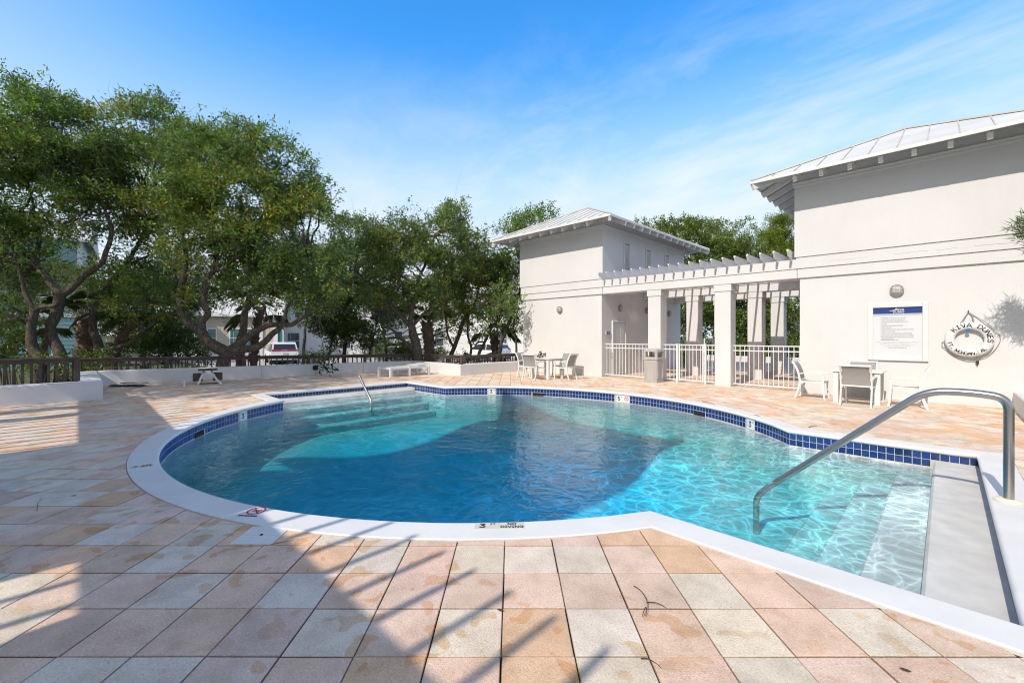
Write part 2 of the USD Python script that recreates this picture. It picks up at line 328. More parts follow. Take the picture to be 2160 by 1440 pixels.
M['tile'] = usdkit.material(stage, '/World/Looks/blue_glazed_tile', {
    'a': ('attribute', {'attribute': 'tint'}), 'g': ('geometry', {}), 'n': ('noise_texture', {'scale': 18.0, 'detail': 4.0}), 'r': ('rgb_ramp', {'ramp': [(0.3, (0.7, 0.75, 0.8)), (0.7, (1.25, 1.2, 1.1))]}),
    'm': ('mix_color', {'blend_type': 'multiply', 'fac': 1.0, 'use_clamp_result': False}), 'p': ('principled_bsdf', {'roughness': 0.16, 'specular_ior_level': 0.5})},
    [('g.position', 'n.vector'), ('n.fac', 'r.fac'), ('a.color', 'm.a'), ('r.color', 'm.b'), ('m.result', 'p.base_color')], surface='p.BSDF')
M['water'] = usdkit.material(stage, '/World/Looks/pool_water', {
    'g': ('geometry', {}), 'mp': ('mapping', {'scale': (1.0, 1.0, 0.0)}),
    'n1': ('noise_texture', {'scale': 3.2, 'detail': 3.0, 'roughness': 0.55, 'distortion': 0.6}), 'n2': ('noise_texture', {'scale': 11.0, 'detail': 2.0, 'distortion': 0.4}), 'ad': ('math', {'math_type': 'multiply_add', 'value2': 0.3}),
    'b': ('bump', {'strength': 1.0, 'distance': 0.021}), 'lw': ('layer_weight', {'blend': 0.5}), 'pw': ('math', {'math_type': 'power', 'value2': 5.3}), 'ma': ('math', {'math_type': 'multiply_add', 'value2': 0.90, 'value3': 0.02}),
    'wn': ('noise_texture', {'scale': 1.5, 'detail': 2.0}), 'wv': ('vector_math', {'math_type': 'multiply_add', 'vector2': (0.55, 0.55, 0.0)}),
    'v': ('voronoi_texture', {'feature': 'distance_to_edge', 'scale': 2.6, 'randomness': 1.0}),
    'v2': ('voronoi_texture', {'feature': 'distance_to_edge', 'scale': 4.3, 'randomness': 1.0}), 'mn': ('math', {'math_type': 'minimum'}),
    'cr': ('rgb_ramp', {'ramp': [(0.0, (1.95, 1.95, 1.95)), (0.03, (1.3, 1.3, 1.3)), (0.10, (0.96, 0.96, 0.96)), (0.4, (0.84, 0.84, 0.84)), (1.0, (0.82, 0.82, 0.82))]}),  # bright net of caustic light painted into the water's transmission colour
    'ds': ('vector_math', {'math_type': 'distance', 'vector2': (-2.3, 6.2, -0.25)}), 'up': ('map_range', {'range_type': 'smoothstep', 'from_min': 4.2, 'from_max': 1.6, 'to_min': 0.10, 'to_max': 1.0, 'clamp': True}), 'ds2': ('vector_math', {'math_type': 'distance', 'vector2': (-10.6, 5.8, -0.25)}), 'dn': ('map_range', {'range_type': 'smoothstep', 'from_min': 3.4, 'from_max': 1.4, 'to_min': 0.10, 'to_max': 0.9, 'clamp': True}), 'am': ('math', {'math_type': 'maximum'}), 'pn': ('noise_texture', {'scale': 1.1, 'detail': 3.0}), 'pr': ('map_range', {'from_min': 0.35, 'from_max': 0.65, 'to_min': 0.45, 'to_max': 1.35, 'clamp': True}), 'am2': ('math', {'math_type': 'multiply'}),  # painted caustics strongest round two sunlit shallows, faint elsewhere
    'caustic_tint': ('mix_color', {'blend_type': 'mix', 'a': (0.93, 0.93, 0.93), 'use_clamp': False}), 't': ('transparent_bsdf', {}), 'gl': ('glossy_bsdf', {'roughness': 0.02, 'color': (1, 1, 1)}), 'm': ('mix_closure', {}),
    'vol': ('absorption_volume', {'color': (0.36, 0.90, 0.935), 'density': 1.0})},
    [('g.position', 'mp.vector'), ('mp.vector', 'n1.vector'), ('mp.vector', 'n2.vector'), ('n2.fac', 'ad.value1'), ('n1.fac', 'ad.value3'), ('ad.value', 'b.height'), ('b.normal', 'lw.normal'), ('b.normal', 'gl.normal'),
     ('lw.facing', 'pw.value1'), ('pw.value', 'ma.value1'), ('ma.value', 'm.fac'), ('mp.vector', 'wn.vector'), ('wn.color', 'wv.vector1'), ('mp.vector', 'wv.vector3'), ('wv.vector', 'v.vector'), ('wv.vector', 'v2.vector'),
     ('v.distance', 'mn.value1'), ('v2.distance', 'mn.value2'), ('mn.value', 'cr.fac'), ('g.position', 'ds.vector1'), ('ds.value', 'up.value'), ('g.position', 'ds2.vector1'), ('ds2.value', 'dn.value'), ('up.result', 'am.value1'), ('dn.result', 'am.value2'), ('mp.vector', 'pn.vector'), ('pn.fac', 'pr.value'), ('am.value', 'am2.value1'), ('pr.result', 'am2.value2'), ('am2.value', 'caustic_tint.fac'), ('cr.color', 'caustic_tint.b'), ('caustic_tint.result', 't.color'), ('t.BSDF', 'm.closure1'), ('gl.BSDF', 'm.closure2')], surface='m.closure', volume='vol.volume')

# ---------------------------------------------------------------- ground, deck outline
LW = {'a': [(-14.35, -9.0), (-14.35, 0.42), (-18.85, 0.42)], 'b': [(-18.85, 0.42), (-17.6, 6.0), (-16.75, 10.4)], 'c': [(-16.75, 10.4), (-13.2, 10.4)], 'd': [(-13.2, 10.4), (-13.16, 13.85)]}
deck = Polygon([(-14.45, -9), (-14.45, 0.3), (-18.95, 0.3), (-17.7, 6.05), (-16.82, 10.5), (-13.3, 10.5), (-13.3, 20.9), (1.3, 20.9), (1.3, 3.0), (6, 3.0), (6, -9)])
hull = np.array([(-15, -10), (-15, 0), (-19.6, 0), (-18.4, 6), (-17.4, 11), (-13.6, 11), (-13.6, 21.3), (1.8, 21.3), (1.8, 4), (7, 4), (7, -10)], float)


def ring_pts(poly, d):
    p = Polygon(poly).buffer(d, join_style=2)
    q = np.array(p.exterior.coords)[:-1]
    return q


v_, f_, rings = [], [], []
outer1 = np.array([(-24, -16), (-24, 4), (-26, 6), (-25, 14), (-24, 19), (-20, 24), (-18, 30), (6, 30), (9, 8), (13, 6), (13, -16)], float)
outer2 = outer1 * 20
n = len(hull)
gv = np.vstack([np.c_[hull, np.full(n, -0.12)], np.c_[outer1, np.full(n, -0.75)], np.c_[outer2, np.full(n, -0.8)]])
gf = []
for a in range(2):
    for i in range(n):
        j = (i + 1) % n
        gf += [[a * n + i, (a + 1) * n + i, (a + 1) * n + j], [a * n + i, (a + 1) * n + j, a * n + j]]
gm = trimesh.Trimesh(gv, np.array(gf)[:, ::-1], process=False)
if gm.face_normals[:, 2].mean() < 0:
    gm.invert()
obj(None, 'ground', gm, M['grass'], kind='structure', label='sandy lawn around the houses beyond the pool fence')
sk = MB()
o = hull
for i in range(n):
    j = (i + 1) % n
    sk.add([[*o[i], -0.12], [*o[j], -0.12], [*o[j], -0.10], [*o[i], -0.10]], [[0, 1, 2], [0, 2, 3]])

# ---------------------------------------------------------------- the pool
def arc(pts, a, b, n):
    P = np.array(pts, float)
    A = np.c_[2 * P, np.ones(len(P))]; w = np.ones(len(P)); w[[0, -1]] = 6
    s = np.linalg.lstsq(A * w[:, None], (P ** 2).sum(1) * w, rcond=None)[0]
    c = s[:2]; r = math.sqrt(s[2] + c @ c)
    t0, t1 = (math.atan2(*(np.array(q) - c)[::-1]) for q in (a, b))
    if t1 < t0:
        t1 += 2 * math.pi
    t = np.linspace(t0, t1, n); k = np.linspace(0, 1, n)[:, None]
    ring = c + r * np.c_[np.cos(t), np.sin(t)]
    ring += (np.array(a) - ring[0]) * (1 - k) ** 3 + (np.array(b) - ring[-1]) * k ** 3
    return ring


NA, NB, FA, FB = (-11.05, 3.45), (-1.82, 3.52), (-1.80, 8.10), (-10.55, 7.72)
near = arc([NA, (-9.5, 1.49), (-8.51, 1.13), (-7.14, .69), (-6.06, .69), (-5.26, .86), (-4.56, 1.1), (-3.66, 1.59), (-2.78, 2.34), NB], NA, NB, 90)
far = arc([FA, (-2.62, 9.16), (-4.06, 10.04), (-6.11, 10.14), (-8.09, 9.63), (-9.43, 8.78), FB], FA, FB, 90)


def seg(a, b, n):
    return np.array([np.array(a) + (np.array(b) - np.array(a)) * t for t in np.linspace(0, 1, n)])


RE, LE = 0.28, -12.62
corner = [near[:-1], seg(NB, (RE, 3.50), 10)[:-1], seg((RE, 3.50), (RE, 8.10), 20)[:-1], seg((RE, 8.10), FA, 10)[:-1], far[:-1], seg(FB, (LE, 7.68), 10)[:-1], seg((LE, 7.68), (LE, 3.45), 20)[:-1], seg((LE, 3.45), NA, 8)[:-1]]
NOSE = np.vstack(corner)
# drop near-duplicate corners
_d = np.linalg.norm(NOSE - np.roll(NOSE, 1, 0), axis=1)
NOSE = NOSE[_d > 1e-4]
_near = np.zeros(len(NOSE), bool)
for _c in (NA, NB, FA, FB):
    _r = np.linalg.norm(NOSE - np.array(_c), axis=1)
    _near |= (_r < 0.36) & (_r > 1e-3)
NOSE = NOSE[~_near]


def offset(P, d):
    a, b = P - np.roll(P, 1, 0), np.roll(P, -1, 0) - P
    a /= np.linalg.norm(a, axis=1, keepdims=True); b /= np.linalg.norm(b, axis=1, keepdims=True)
    na, nb = np.c_[a[:, 1], -a[:, 0]], np.c_[b[:, 1], -b[:, 0]]
    m = na + nb
    m *= (2 / np.maximum((m * m).sum(1), 0.6))[:, None]
    return P + m * d


def loop_sweep(P, prof):
    n = len(P); V = np.vstack([np.c_[offset(P, d), np.full(n, z)] for d, z in prof]); F = []
    i = np.arange(n); j = (i + 1) % n
    for k in range(len(prof) - 1):
        F += [np.stack([k * n + i, k * n + j, (k + 1) * n + j], 1), np.stack([k * n + i, (k + 1) * n + j, (k + 1) * n + i], 1)]
    return trimesh.Trimesh(V, np.vstack(F), process=False)


pool = thing('swimming_pool', 'round blue tiled pool with white coping and an alcove of steps at each end', 'pool')
CW = 0.30
cop = loop_sweep(NOSE, [(CW, -0.05), (CW, 0.006), (CW - 0.008, 0.013), (0.03, 0.013), (0.016, 0.010), (0.006, 0.002), (0.0, -0.010), (0.0, -0.024), (0.006, -0.036), (0.016, -0.046), (0.035, -0.050)])
obj(pool, 'coping', cop, M['coping'], 35)
TD = 0.030
obj(pool, 'tile_grout', loop_sweep(NOSE, [(TD, -0.045), (TD, -0.27)]), M['grout'])
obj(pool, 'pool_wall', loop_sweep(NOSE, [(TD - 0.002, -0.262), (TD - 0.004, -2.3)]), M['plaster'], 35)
# floor: shallow along the rim and in the alcoves, a bowl in the middle
POLY = Polygon(NOSE)
gx, gy = np.meshgrid(np.arange(-13.2, 0.61, 0.1), np.arange(0.2, 10.8, 0.1), indexing='ij')
CC = np.array([-6.3, 5.45])
rr = np.hypot((gx - CC[0]) / 4.9, (gy - CC[1]) / 4.75)
bowl = np.clip((0.86 - rr) / 0.30, 0, 1); bowl = bowl * bowl * (3 - 2 * bowl)
gz = -0.95 - 0.48 * bowl
gz = np.where(gx > -1.5, np.maximum(gz, -0.95 + (gx + 1.5) * 0.2), gz)
gz = np.where(gx < -11.0, np.maximum(gz, -0.95 + (-11.0 - gx) * 0.2), gz)
ni, nj = gx.shape
ii, jj = np.meshgrid(np.arange(ni - 1), np.arange(nj - 1), indexing='ij')
q = np.stack([ii * nj + jj, (ii + 1) * nj + jj, (ii + 1) * nj + jj + 1, ii * nj + jj + 1], -1).reshape(-1, 4)
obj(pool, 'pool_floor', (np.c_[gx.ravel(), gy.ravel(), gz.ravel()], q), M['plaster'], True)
# steps
V0, V1 = 3.46, 8.14
lg = MB().cbox((-0.115, V0 + 0.0, -1.6), (0.32, V1, -0.155), 0.02)
obj(pool, 'step', lg, M['ledge'], label='dry grey concrete ledge at the near end')
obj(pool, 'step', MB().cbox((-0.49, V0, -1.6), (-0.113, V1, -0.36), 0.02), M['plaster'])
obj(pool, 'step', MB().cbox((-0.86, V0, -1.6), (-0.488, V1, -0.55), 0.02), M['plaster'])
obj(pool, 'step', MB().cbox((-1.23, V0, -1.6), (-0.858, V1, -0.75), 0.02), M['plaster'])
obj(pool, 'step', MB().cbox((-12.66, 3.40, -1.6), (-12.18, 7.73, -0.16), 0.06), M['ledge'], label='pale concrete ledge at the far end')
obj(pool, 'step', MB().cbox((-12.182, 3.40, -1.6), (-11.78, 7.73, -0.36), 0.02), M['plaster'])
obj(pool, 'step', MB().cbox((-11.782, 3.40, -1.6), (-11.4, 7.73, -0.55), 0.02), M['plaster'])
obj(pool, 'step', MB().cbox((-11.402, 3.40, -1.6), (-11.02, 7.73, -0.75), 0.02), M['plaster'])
# waterline tiles, plaques and skimmers on the tile line
TP = offset(NOSE, TD); TPc = np.vstack([TP, TP[:1]])
SL = np.r_[0, np.cumsum(np.linalg.norm(np.diff(TPc, axis=0), axis=1))]


def on_line(s):
    s = s % SL[-1]
    p = np.array([np.interp(s, SL, TPc[:, k]) for k in (0, 1)])
    k = min(np.searchsorted(SL, s, 'right') - 1, len(SL) - 2)
    t = TPc[k + 1] - TPc[k]; t /= np.linalg.norm(t)
    return p, t, np.array([-t[1], t[0]])          # the inward normal: the loop runs anticlockwise


def s_near(p):
    best = None
    for k in range(len(TPc) - 1):
        d = TPc[k + 1] - TPc[k]; L = np.linalg.norm(d); t = np.clip((np.array(p) - TPc[k]) @ d / L ** 2, 0, 1)
        dist = np.linalg.norm(TPc[k] + d * t - p)
        if best is None or dist < best[0]:
            best = (dist, SL[k] + t * L)
    return best[1]


marks = [('3ft', ground(491, 872, -.10)[:2]), ('3ft', ground(1037.5, 824, -.12)[:2]), ('5no', ground(1321, 838, -.12)[:2]), ('3ft', ground(1594, 892, -.12)[:2])]
skims = [ground(397, 912, -.17)[:2], ground(1139, 828, -.18)[:2], ground(1499, 868, -.18)[:2]]
occupied = []
for kind, p in marks:
    occupied.append((s_near(p), 0.10 if kind == '3ft' else 0.20, None))
for p in skims:
    occupied.append((s_near(p), 0.17, 1))
corners_s = [s_near(offset(NOSE, TD)[np.argmin(np.linalg.norm(NOSE - np.array(c), axis=1))]) for c in (NB, (RE, 3.5), (RE, 8.1), FA, FB, (LE, 7.68), (LE, 3.45), NA)]
corners_s = sorted(corners_s)
runs = [(corners_s[i], corners_s[(i + 1) % 8] + (SL[-1] if i == 7 else 0)) for i in range(8)]
rowz = [(-0.052, -0.140), (-0.146, -0.236)]
blues = np.array([(0.012, 0.038, 0.18), (0.016, 0.046, 0.20), (0.012, 0.032, 0.14), (0.022, 0.052, 0.17), (0.010, 0.038, 0.21)])
tiles = []
for a, b in runs:
    n = max(1, round((b - a) / 0.0895)); w = (b - a) / n
    for i in range(n):
        s = a + (i + 0.5) * w
        p, t, nn = on_line(s)
        for row, (z1, z0) in enumerate(rowz):
            ds = lambda o: abs((s - o + SL[-1] / 2) % SL[-1] - SL[-1] / 2)
            if any(ds(o) < h + w * 0.3 and (r is None or r == row) for o, h, r in occupied):
                continue
            if row and (p[0] > -0.11 and abs(p[1] - 5.8) < 2.6 or p[0] < -12.2):
                continue
            m = MB()
            hw = w / 2 - 0.0035; out = 0.003 + RNG.uniform(-.0006, .0006)
            P = lambda x, z, y: [p[0] + t[0] * x + nn[0] * y, p[1] + t[1] * x + nn[1] * y, z]
            c = 0.004
            m.add([P(-hw, z0, 0), P(hw, z0, 0), P(hw, z1, 0), P(-hw, z1, 0), P(-hw + c, z0 + c, out), P(hw - c, z0 + c, out), P(hw - c, z1 - c, out), P(-hw + c, z1 - c, out)],
                  [[4, 5, 6], [4, 6, 7], [0, 1, 5], [0, 5, 4], [1, 2, 6], [1, 6, 5], [2, 3, 7], [2, 7, 6], [3, 0, 4], [3, 4, 7]])
            X, Z = (p[0] + p[1]) / S2, (p[1] - p[0]) / S2
            facing = max(0.05, -(nn @ p) / np.hypot(*p))
            tiles.append((facing / (X * X + Z * Z), m, blues[RNG.integers(5)] * RNG.uniform(0.8, 1.2)))
tiles.sort(key=lambda q: -q[0])
for _, m, c in tiles[:290]:
    obj(pool, 'tile', m, M['tile'], tint=c)
rest = MB(); tt = []
for _, m, c in tiles[290:]:
    k = m.mesh(); rest.add(k.vertices, k.faces); tt.append(np.tile(c, (len(k.vertices), 1)))
obj(pool, 'waterline_tiles', rest, M['tile'], tint=np.vstack(tt), kind='stuff')


def nodive(r, th):
    """a flat ring and slash round a small diver, in the xy plane"""
    ring = trimesh.creation.annulus(r * 0.82, r, th, sections=40)
    bar = trimesh.creation.box([r * 1.7, r * 0.17, th * 0.9]); bar.apply_transform(trimesh.transformations.rotation_matrix(-math.pi / 4, [0, 0, 1]))
    man = MB()
    man.bar((-r * .4, -r * .1, 0), (r * .25, r * .18, 0), r * .16, th * .7); man.bar((r * .1, r * .1, 0), (r * .45, -r * .1, 0), r * .1, th * .7); man.tm(trimesh.creation.cylinder(r * .12, th * .7, sections=12).apply_translation([r * .38, r * .3, 0]))
    return trimesh.util.concatenate([ring, bar]), man.mesh()


for (kind, p), (s, h, _) in zip(marks, occupied):
    q, t, nn = on_line(s)
    ex, ey, ez = -np.array([*t, 0]), np.array([0, 0, 1.0]), np.array([*nn, 0])
    ex = np.cross(ey, ez)
    o = np.array([*q, -0.145])
    pl = frame(cbox((-h + .003, -.092, -.002), (h - .003, .092, .006), .003), o, ex, ey, ez)
    pp = obj(pool, 'depth_plaque', pl, M['whiteplaque'])
    dx = 0 if kind == '3ft' else -0.10
    obj(pp, 'lettering', frame(text(kind[0], .105, True), o + ex * (dx - .025) + ey * -.05 + ez * .0065, ex, ey, ez), M['black'])
    obj(pp, 'lettering', frame(text('FT', .03), o + ex * (dx + .06) + ey * .03 + ez * .0065, ex, ey, ez), M['black'])
    if kind == '5no':
        a, b = nodive(.062, .002)
        obj(pp, 'no_diving_symbol', frame(a, o + ex * .10 + ey * .012 + ez * .0075, ex, ey, ez), M['red'])
        obj(pp, 'diver_symbol', frame(b, o + ex * .10 + ey * .012 + ez * .0075, ex, ey, ez), M['black'])
for (s, h, _) in occupied[len(marks):]:
    q, t, nn = on_line(s)
    ez = np.array([*nn, 0]); ey = np.array([0, 0, 1.0]); ex = np.cross(ey, ez)
    o = np.array([*q, -0.196])
    sk_ = obj(pool, 'skimmer_mouth', frame(cbox((-h, -.052, -.01), (h, .046, .004), .002), o, ex, ey, ez), M['dark'])
    obj(sk_, 'weir_flap', frame(cbox((-h + .04, -.05, .004), (h * .2, -.005, .010), .002), o, ex, ey, ez), M['rubber'])

# marks on the coping
def coping_mark(px, py, ang=None):
    p = ground(px, py, 0.013)
    return p


def flat(mesh, o, deg, lift):
    a = math.radians(deg); ex = np.array([math.cos(a), math.sin(a), 0]); ey = np.array([-math.sin(a), math.cos(a), 0])
    return frame(mesh, np.array([o[0], o[1], 0.013 + lift]), ex, ey, (0, 0, 1))


o = ground(1053.5, 1108.5, .013)
pq = obj(pool, 'depth_plaque', flat(cbox((-.197, -.056, 0), (-.002, .056, .003), .001), o, 46, 0.0), M['plaque'], label='cream plaque reading 3 FT in the near coping')
obj(pq, 'lettering', flat(text('3', .068, True), o, 46, .0032).apply_translation(np.array([math.cos(math.radians(46)), math.sin(math.radians(46)), 0]) * -.135 + np.array([-math.sin(math.radians(46)), math.cos(math.radians(46)), 0]) * -.036), M['black'])
obj(pq, 'lettering', flat(text('FT', .026, True), o, 46, .0032).apply_translation(np.array([math.cos(math.radians(46)), math.sin(math.radians(46)), 0]) * -.052 + np.array([-math.sin(math.radians(46)), math.cos(math.radians(46)), 0]) * .012), M['black'])
pq = obj(pool, 'depth_plaque', flat(cbox((.002, -.056, 0), (.197, .056, .003), .001), o, 46, 0.0), M['plaque'], label='cream plaque reading NO DIVING in the near coping')
for tx, dy in (('NO', .010), ('DIVING', -.040)):
    obj(pq, 'lettering', flat(text(tx, .036, True), o, 46, .0032).apply_translation(np.array([math.cos(math.radians(46)), math.sin(math.radians(46)), 0]) * .1 + np.array([-math.sin(math.radians(46)), math.cos(math.radians(46)), 0]) * dy), M['black'])
o = ground(541, 1077, .013)
a, b = nodive(.075, .0015)
nd = obj(pool, 'no_diving_symbol', flat(a, o, 38, .002), M['red'], label='red no diving ring painted on the near coping')
obj(nd, 'diver_symbol', flat(b, o, 38, .002), M['black'])
obj(nd, 'lettering', flat(text('NO DIVING', .022, True), o + np.array([math.sin(math.radians(38)), -math.cos(math.radians(38)), 0]) * .115, 38, .001), M['black'])
o = ground(299, 983, .013)
pq = obj(pool, 'depth_plaque', flat(cbox((-.05, -.105, 0), (.05, .105, .003), .001), o, -15, 0.0), M['plaque'], label='cream plaque reading 5 FT on the left rim')
obj(pq, 'lettering', flat(text('5', .085, True), o, -15, .0032), M['black']); obj(pq, 'lettering', flat(text('FT', .028, True), o, -15, .0032).apply_translation([-.02, -.07, 0]), M['black'])
for px, py, tx in ((470, 863, '3 FT'), (1600, 876, '3 FT'), (1492, 849, 'NO DIVING')):
    o = ground(px, py, .013); d = math.degrees(math.atan2(*(CC - o[:2]))) * -1
    obj(pool, 'lettering', flat(text(tx, .05, True), o, d + 180 if py < 860 else d, .001), M['black'])

# water: one closed body, rippled on top
def wave_h(x, y):
    h = 0
    for kx, ky, a, ph in ((2.1, 1.3, .0035, 0), (-1.4, 2.6, .003, 1.1), (4.2, -2.7, .0018, 2.0), (-5.1, -3.9, .0014, .6), (6.3, 5.2, .0011, 3.3), (1.0, -8.1, .0009, 1.9)):
        h = h + a * np.sin(kx * x + ky * y + ph + 1.3 * np.sin(0.7 * x - 0.5 * y + ph))
    return h


WX0, WX1, WY0, WY1, WL = -12.72, 0.36, 0.30, 10.45, -0.247
gx, gy = np.meshgrid(np.linspace(WX0, WX1, 230), np.linspace(WY0, WY1, 180), indexing='ij')
ni, nj = gx.shape
top = np.c_[gx.ravel(), gy.ravel(), (WL + wave_h(gx, gy)).ravel()]
ii, jj = np.meshgrid(np.arange(ni - 1), np.arange(nj - 1), indexing='ij')
q = np.stack([ii * nj + jj, (ii + 1) * nj + jj, (ii + 1) * nj + jj + 1, ii * nj + jj + 1], -1).reshape(-1, 4)
wf = [q[:, [0, 1, 2]], q[:, [0, 2, 3]]]
edge = np.r_[np.arange(ni) * nj, (ni - 1) * nj + np.arange(1, nj), (np.arange(ni - 2, -1, -1)) * nj + nj - 1, np.arange(nj - 2, 0, -1)]
bot = top[edge].copy(); bot[:, 2] = -2.25
ne = len(edge); b0 = len(top); k = np.arange(ne); k2 = (k + 1) % ne
wf += [np.stack([edge[k], b0 + k, b0 + k2], 1)[:, ::-1][:, [0, 1, 2]], np.stack([edge[k], b0 + k2, edge[k2]], 1)[:, ::-1]]
cb = b0 + ne
wf += [np.stack([b0 + k2, b0 + k, np.full(ne, cb)], 1)[:, ::-1]]
wm = trimesh.Trimesh(np.vstack([top, bot, [[(WX0 + WX1) / 2, (WY0 + WY1) / 2, -2.25]]]), np.vstack(wf), process=False)
wm.fix_normals()
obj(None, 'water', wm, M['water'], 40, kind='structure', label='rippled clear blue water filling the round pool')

# ---------------------------------------------------------------- deck of pavers
DK = thing('pool_deck', 'deck of square cream and pink pavers around the pool', None, kind='structure')
OUT = Polygon(offset(NOSE, CW + 0.004))
bed = deck.difference(Polygon(offset(NOSE, CW - 0.06)))
obj(DK, 'bedding', polymesh(bed, -0.10, -0.016), M['bedding'])
lid = Polygon([((x - y) / S2, (x + y) / S2) for x, y in ((-2.07, 3.165), (-1.76, 3.165), (-1.76, 3.465), (-2.07, 3.465))])
solid = [sbox(-13.15, 13.85, -9.1, 20.65), sbox(-2.8, 13.85, 1.25, 20.65), lid.buffer(0.004, join_style=2)]
solid += [sbox(a, b, a + .46, b + .46) for a in (-7.245, -5.03) for b in (13.85, 16.97, 19.88)]
free = deck.difference(shapely.union_all([OUT, *solid]))
PX, PY, X0, Y0, GAP = 0.351, 0.3645, -0.052, 2.062, 0.0065
cols3 = np.array([(0.77, 0.655, 0.535), (0.75, 0.65, 0.55), (0.77, 0.555, 0.435), (0.75, 0.56, 0.455), (0.77, 0.515, 0.345)])
shapely.prepare(free)
pav = []
for iy in range(-40, 60):
    for ix in range(-60, 80):
        cx, cy = X0 + (ix + .5) * PX, Y0 + (iy + .5) * PY
        cu, cv = (cx - cy) / S2, (cx + cy) / S2
        if not (-19.5 < cu < 6.3 and -9.4 < cv < 21.2):
            continue
        jx, jy = RNG.normal(0, .0011, 2)
        c = [(X0 + ix * PX + GAP / 2 + jx, Y0 + iy * PY + GAP / 2 + jy), (X0 + (ix + 1) * PX - GAP / 2 + jx, Y0 + iy * PY + GAP / 2 + jy), (X0 + (ix + 1) * PX - GAP / 2 + jx, Y0 + (iy + 1) * PY - GAP / 2 + jy), (X0 + ix * PX + GAP / 2 + jx, Y0 + (iy + 1) * PY - GAP / 2 + jy)]
        sq = Polygon([((x - y) / S2, (x + y) / S2) for x, y in c])
        rnd = RNG.random(12)
        if free.contains(sq):
            ps = [sq]
        else:
            g = sq.intersection(free)
            ps = [h for h in getattr(g, 'geoms', [g]) if h.geom_type == 'Polygon' and h.area > 0.0012]
        k = 0 if rnd[0] < .25 else 1 if rnd[0] < .47 else 2 if rnd[0] < .68 else 3 if rnd[0] < .86 else 4
        col = cols3[k] * (0.90 + 0.16 * rnd[1]) * np.array([1, 1 + .02 * (rnd[2] - .5), 1 + .08 * (rnd[3] - .5)])
        for h in ps:
            vis = cy > 0.8 and abs(cx) < 1.3 * cy
            pav.append((h.area * cy / (cx * cx + cy * cy) ** 1.5 if vis else 0.0, h, col, (rnd[4] - .5) * .004, (rnd[5:7] - .5) * .008))


def paver_mesh(h, dz, tilt):
    ring = np.array(h.exterior.coords)[:-1]
    if not h.exterior.is_ccw:
        ring = ring[::-1]
    cen = ring.mean(0)
    ins = Polygon(ring).buffer(-0.004, join_style=2)
    if ins.is_empty or ins.geom_type != 'Polygon' or len(ins.exterior.coords) != len(ring) + 1:
        inner = cen + (ring - cen) * 0.985
    else:
        inner = np.array(ins.exterior.coords)[:-1]
        if not ins.exterior.is_ccw:
            inner = inner[::-1]
        k = np.argmin(np.linalg.norm(inner - ring[0], axis=1)); inner = np.roll(inner, -k, 0)
    n = len(ring)
    zt = lambda p: dz + (p - cen) @ tilt
    V = np.vstack([np.c_[inner, zt(inner)], np.c_[ring, zt(ring) - .0035], np.c_[ring, np.full(n, -.03)]])
    if n <= 4:
        F = [[0, i, i + 1] for i in range(1, n - 1)]
    else:
        v2, f2 = trimesh.creation.triangulate_polygon(Polygon(inner), engine='earcut')
        if len(v2) == n:
            idx = cKDTree(inner).query(v2)[1]; F = idx[f2].tolist()
            a = inner[F[0]]
            if np.cross(a[1] - a[0], a[2] - a[0]) < 0:
                F = [t[::-1] for t in F]
        else:
            F = [[0, i, i + 1] for i in range(1, n - 1)]
    for k in (0, 1):
        for i in range(n):
            j = (i + 1) % n
            F += [[(k + 1) * n + i, (k + 1) * n + j, k * n + j], [(k + 1) * n + i, k * n + j, k * n + i]]
    return V, np.array(F)


def joint(c, n):
    """sandy dirt darkens a paver's flanks down in the joint"""
    return np.repeat(np.array([c, c * .62, np.array([.035, .025, .018])]), n // 3, 0)


pav.sort(key=lambda q: -q[0])
bulk, bt = MB(), []
for i, (w, h, c, dz, tilt) in enumerate(pav):
    V, F = paver_mesh(h, dz, tilt)
    if i < 296:
        obj(DK, 'paver', (V, F), M['paver'], tint=joint(c, len(V)))
    else:
        bulk.add(V, F); bt.append(joint(c, len(V)))
obj(DK, 'pavers', bulk, M['paver'], tint=np.vstack(bt), kind='stuff')
# white drain lid among the pavers
dl = thing('drain_lid', 'square white plastic drain lid set among the pavers beside the coping', 'drain lid')
obj(dl, 'lid_plate', polymesh(lid.buffer(-.002), -.02, .004), M['whiteplaque'])
g = MB()
for k in range(1, 9):
    y = 3.165 + k * .033
    a, b = ((-2.05 - y) / S2, (-2.05 + y) / S2, .0048), ((-1.78 - y) / S2, (-1.78 + y) / S2, .0048)
    g.bar(a, b, .004, .0022)
obj(dl, 'tread_ribs', g, M['whiteplaque'])
oc = ((-1.915 - 3.315) / S2, (-1.915 + 3.315) / S2)
obj(dl, 'finger_hole', trimesh.creation.cylinder(.012, .003, sections=16).apply_translation([*oc, .006]), M['dark'])

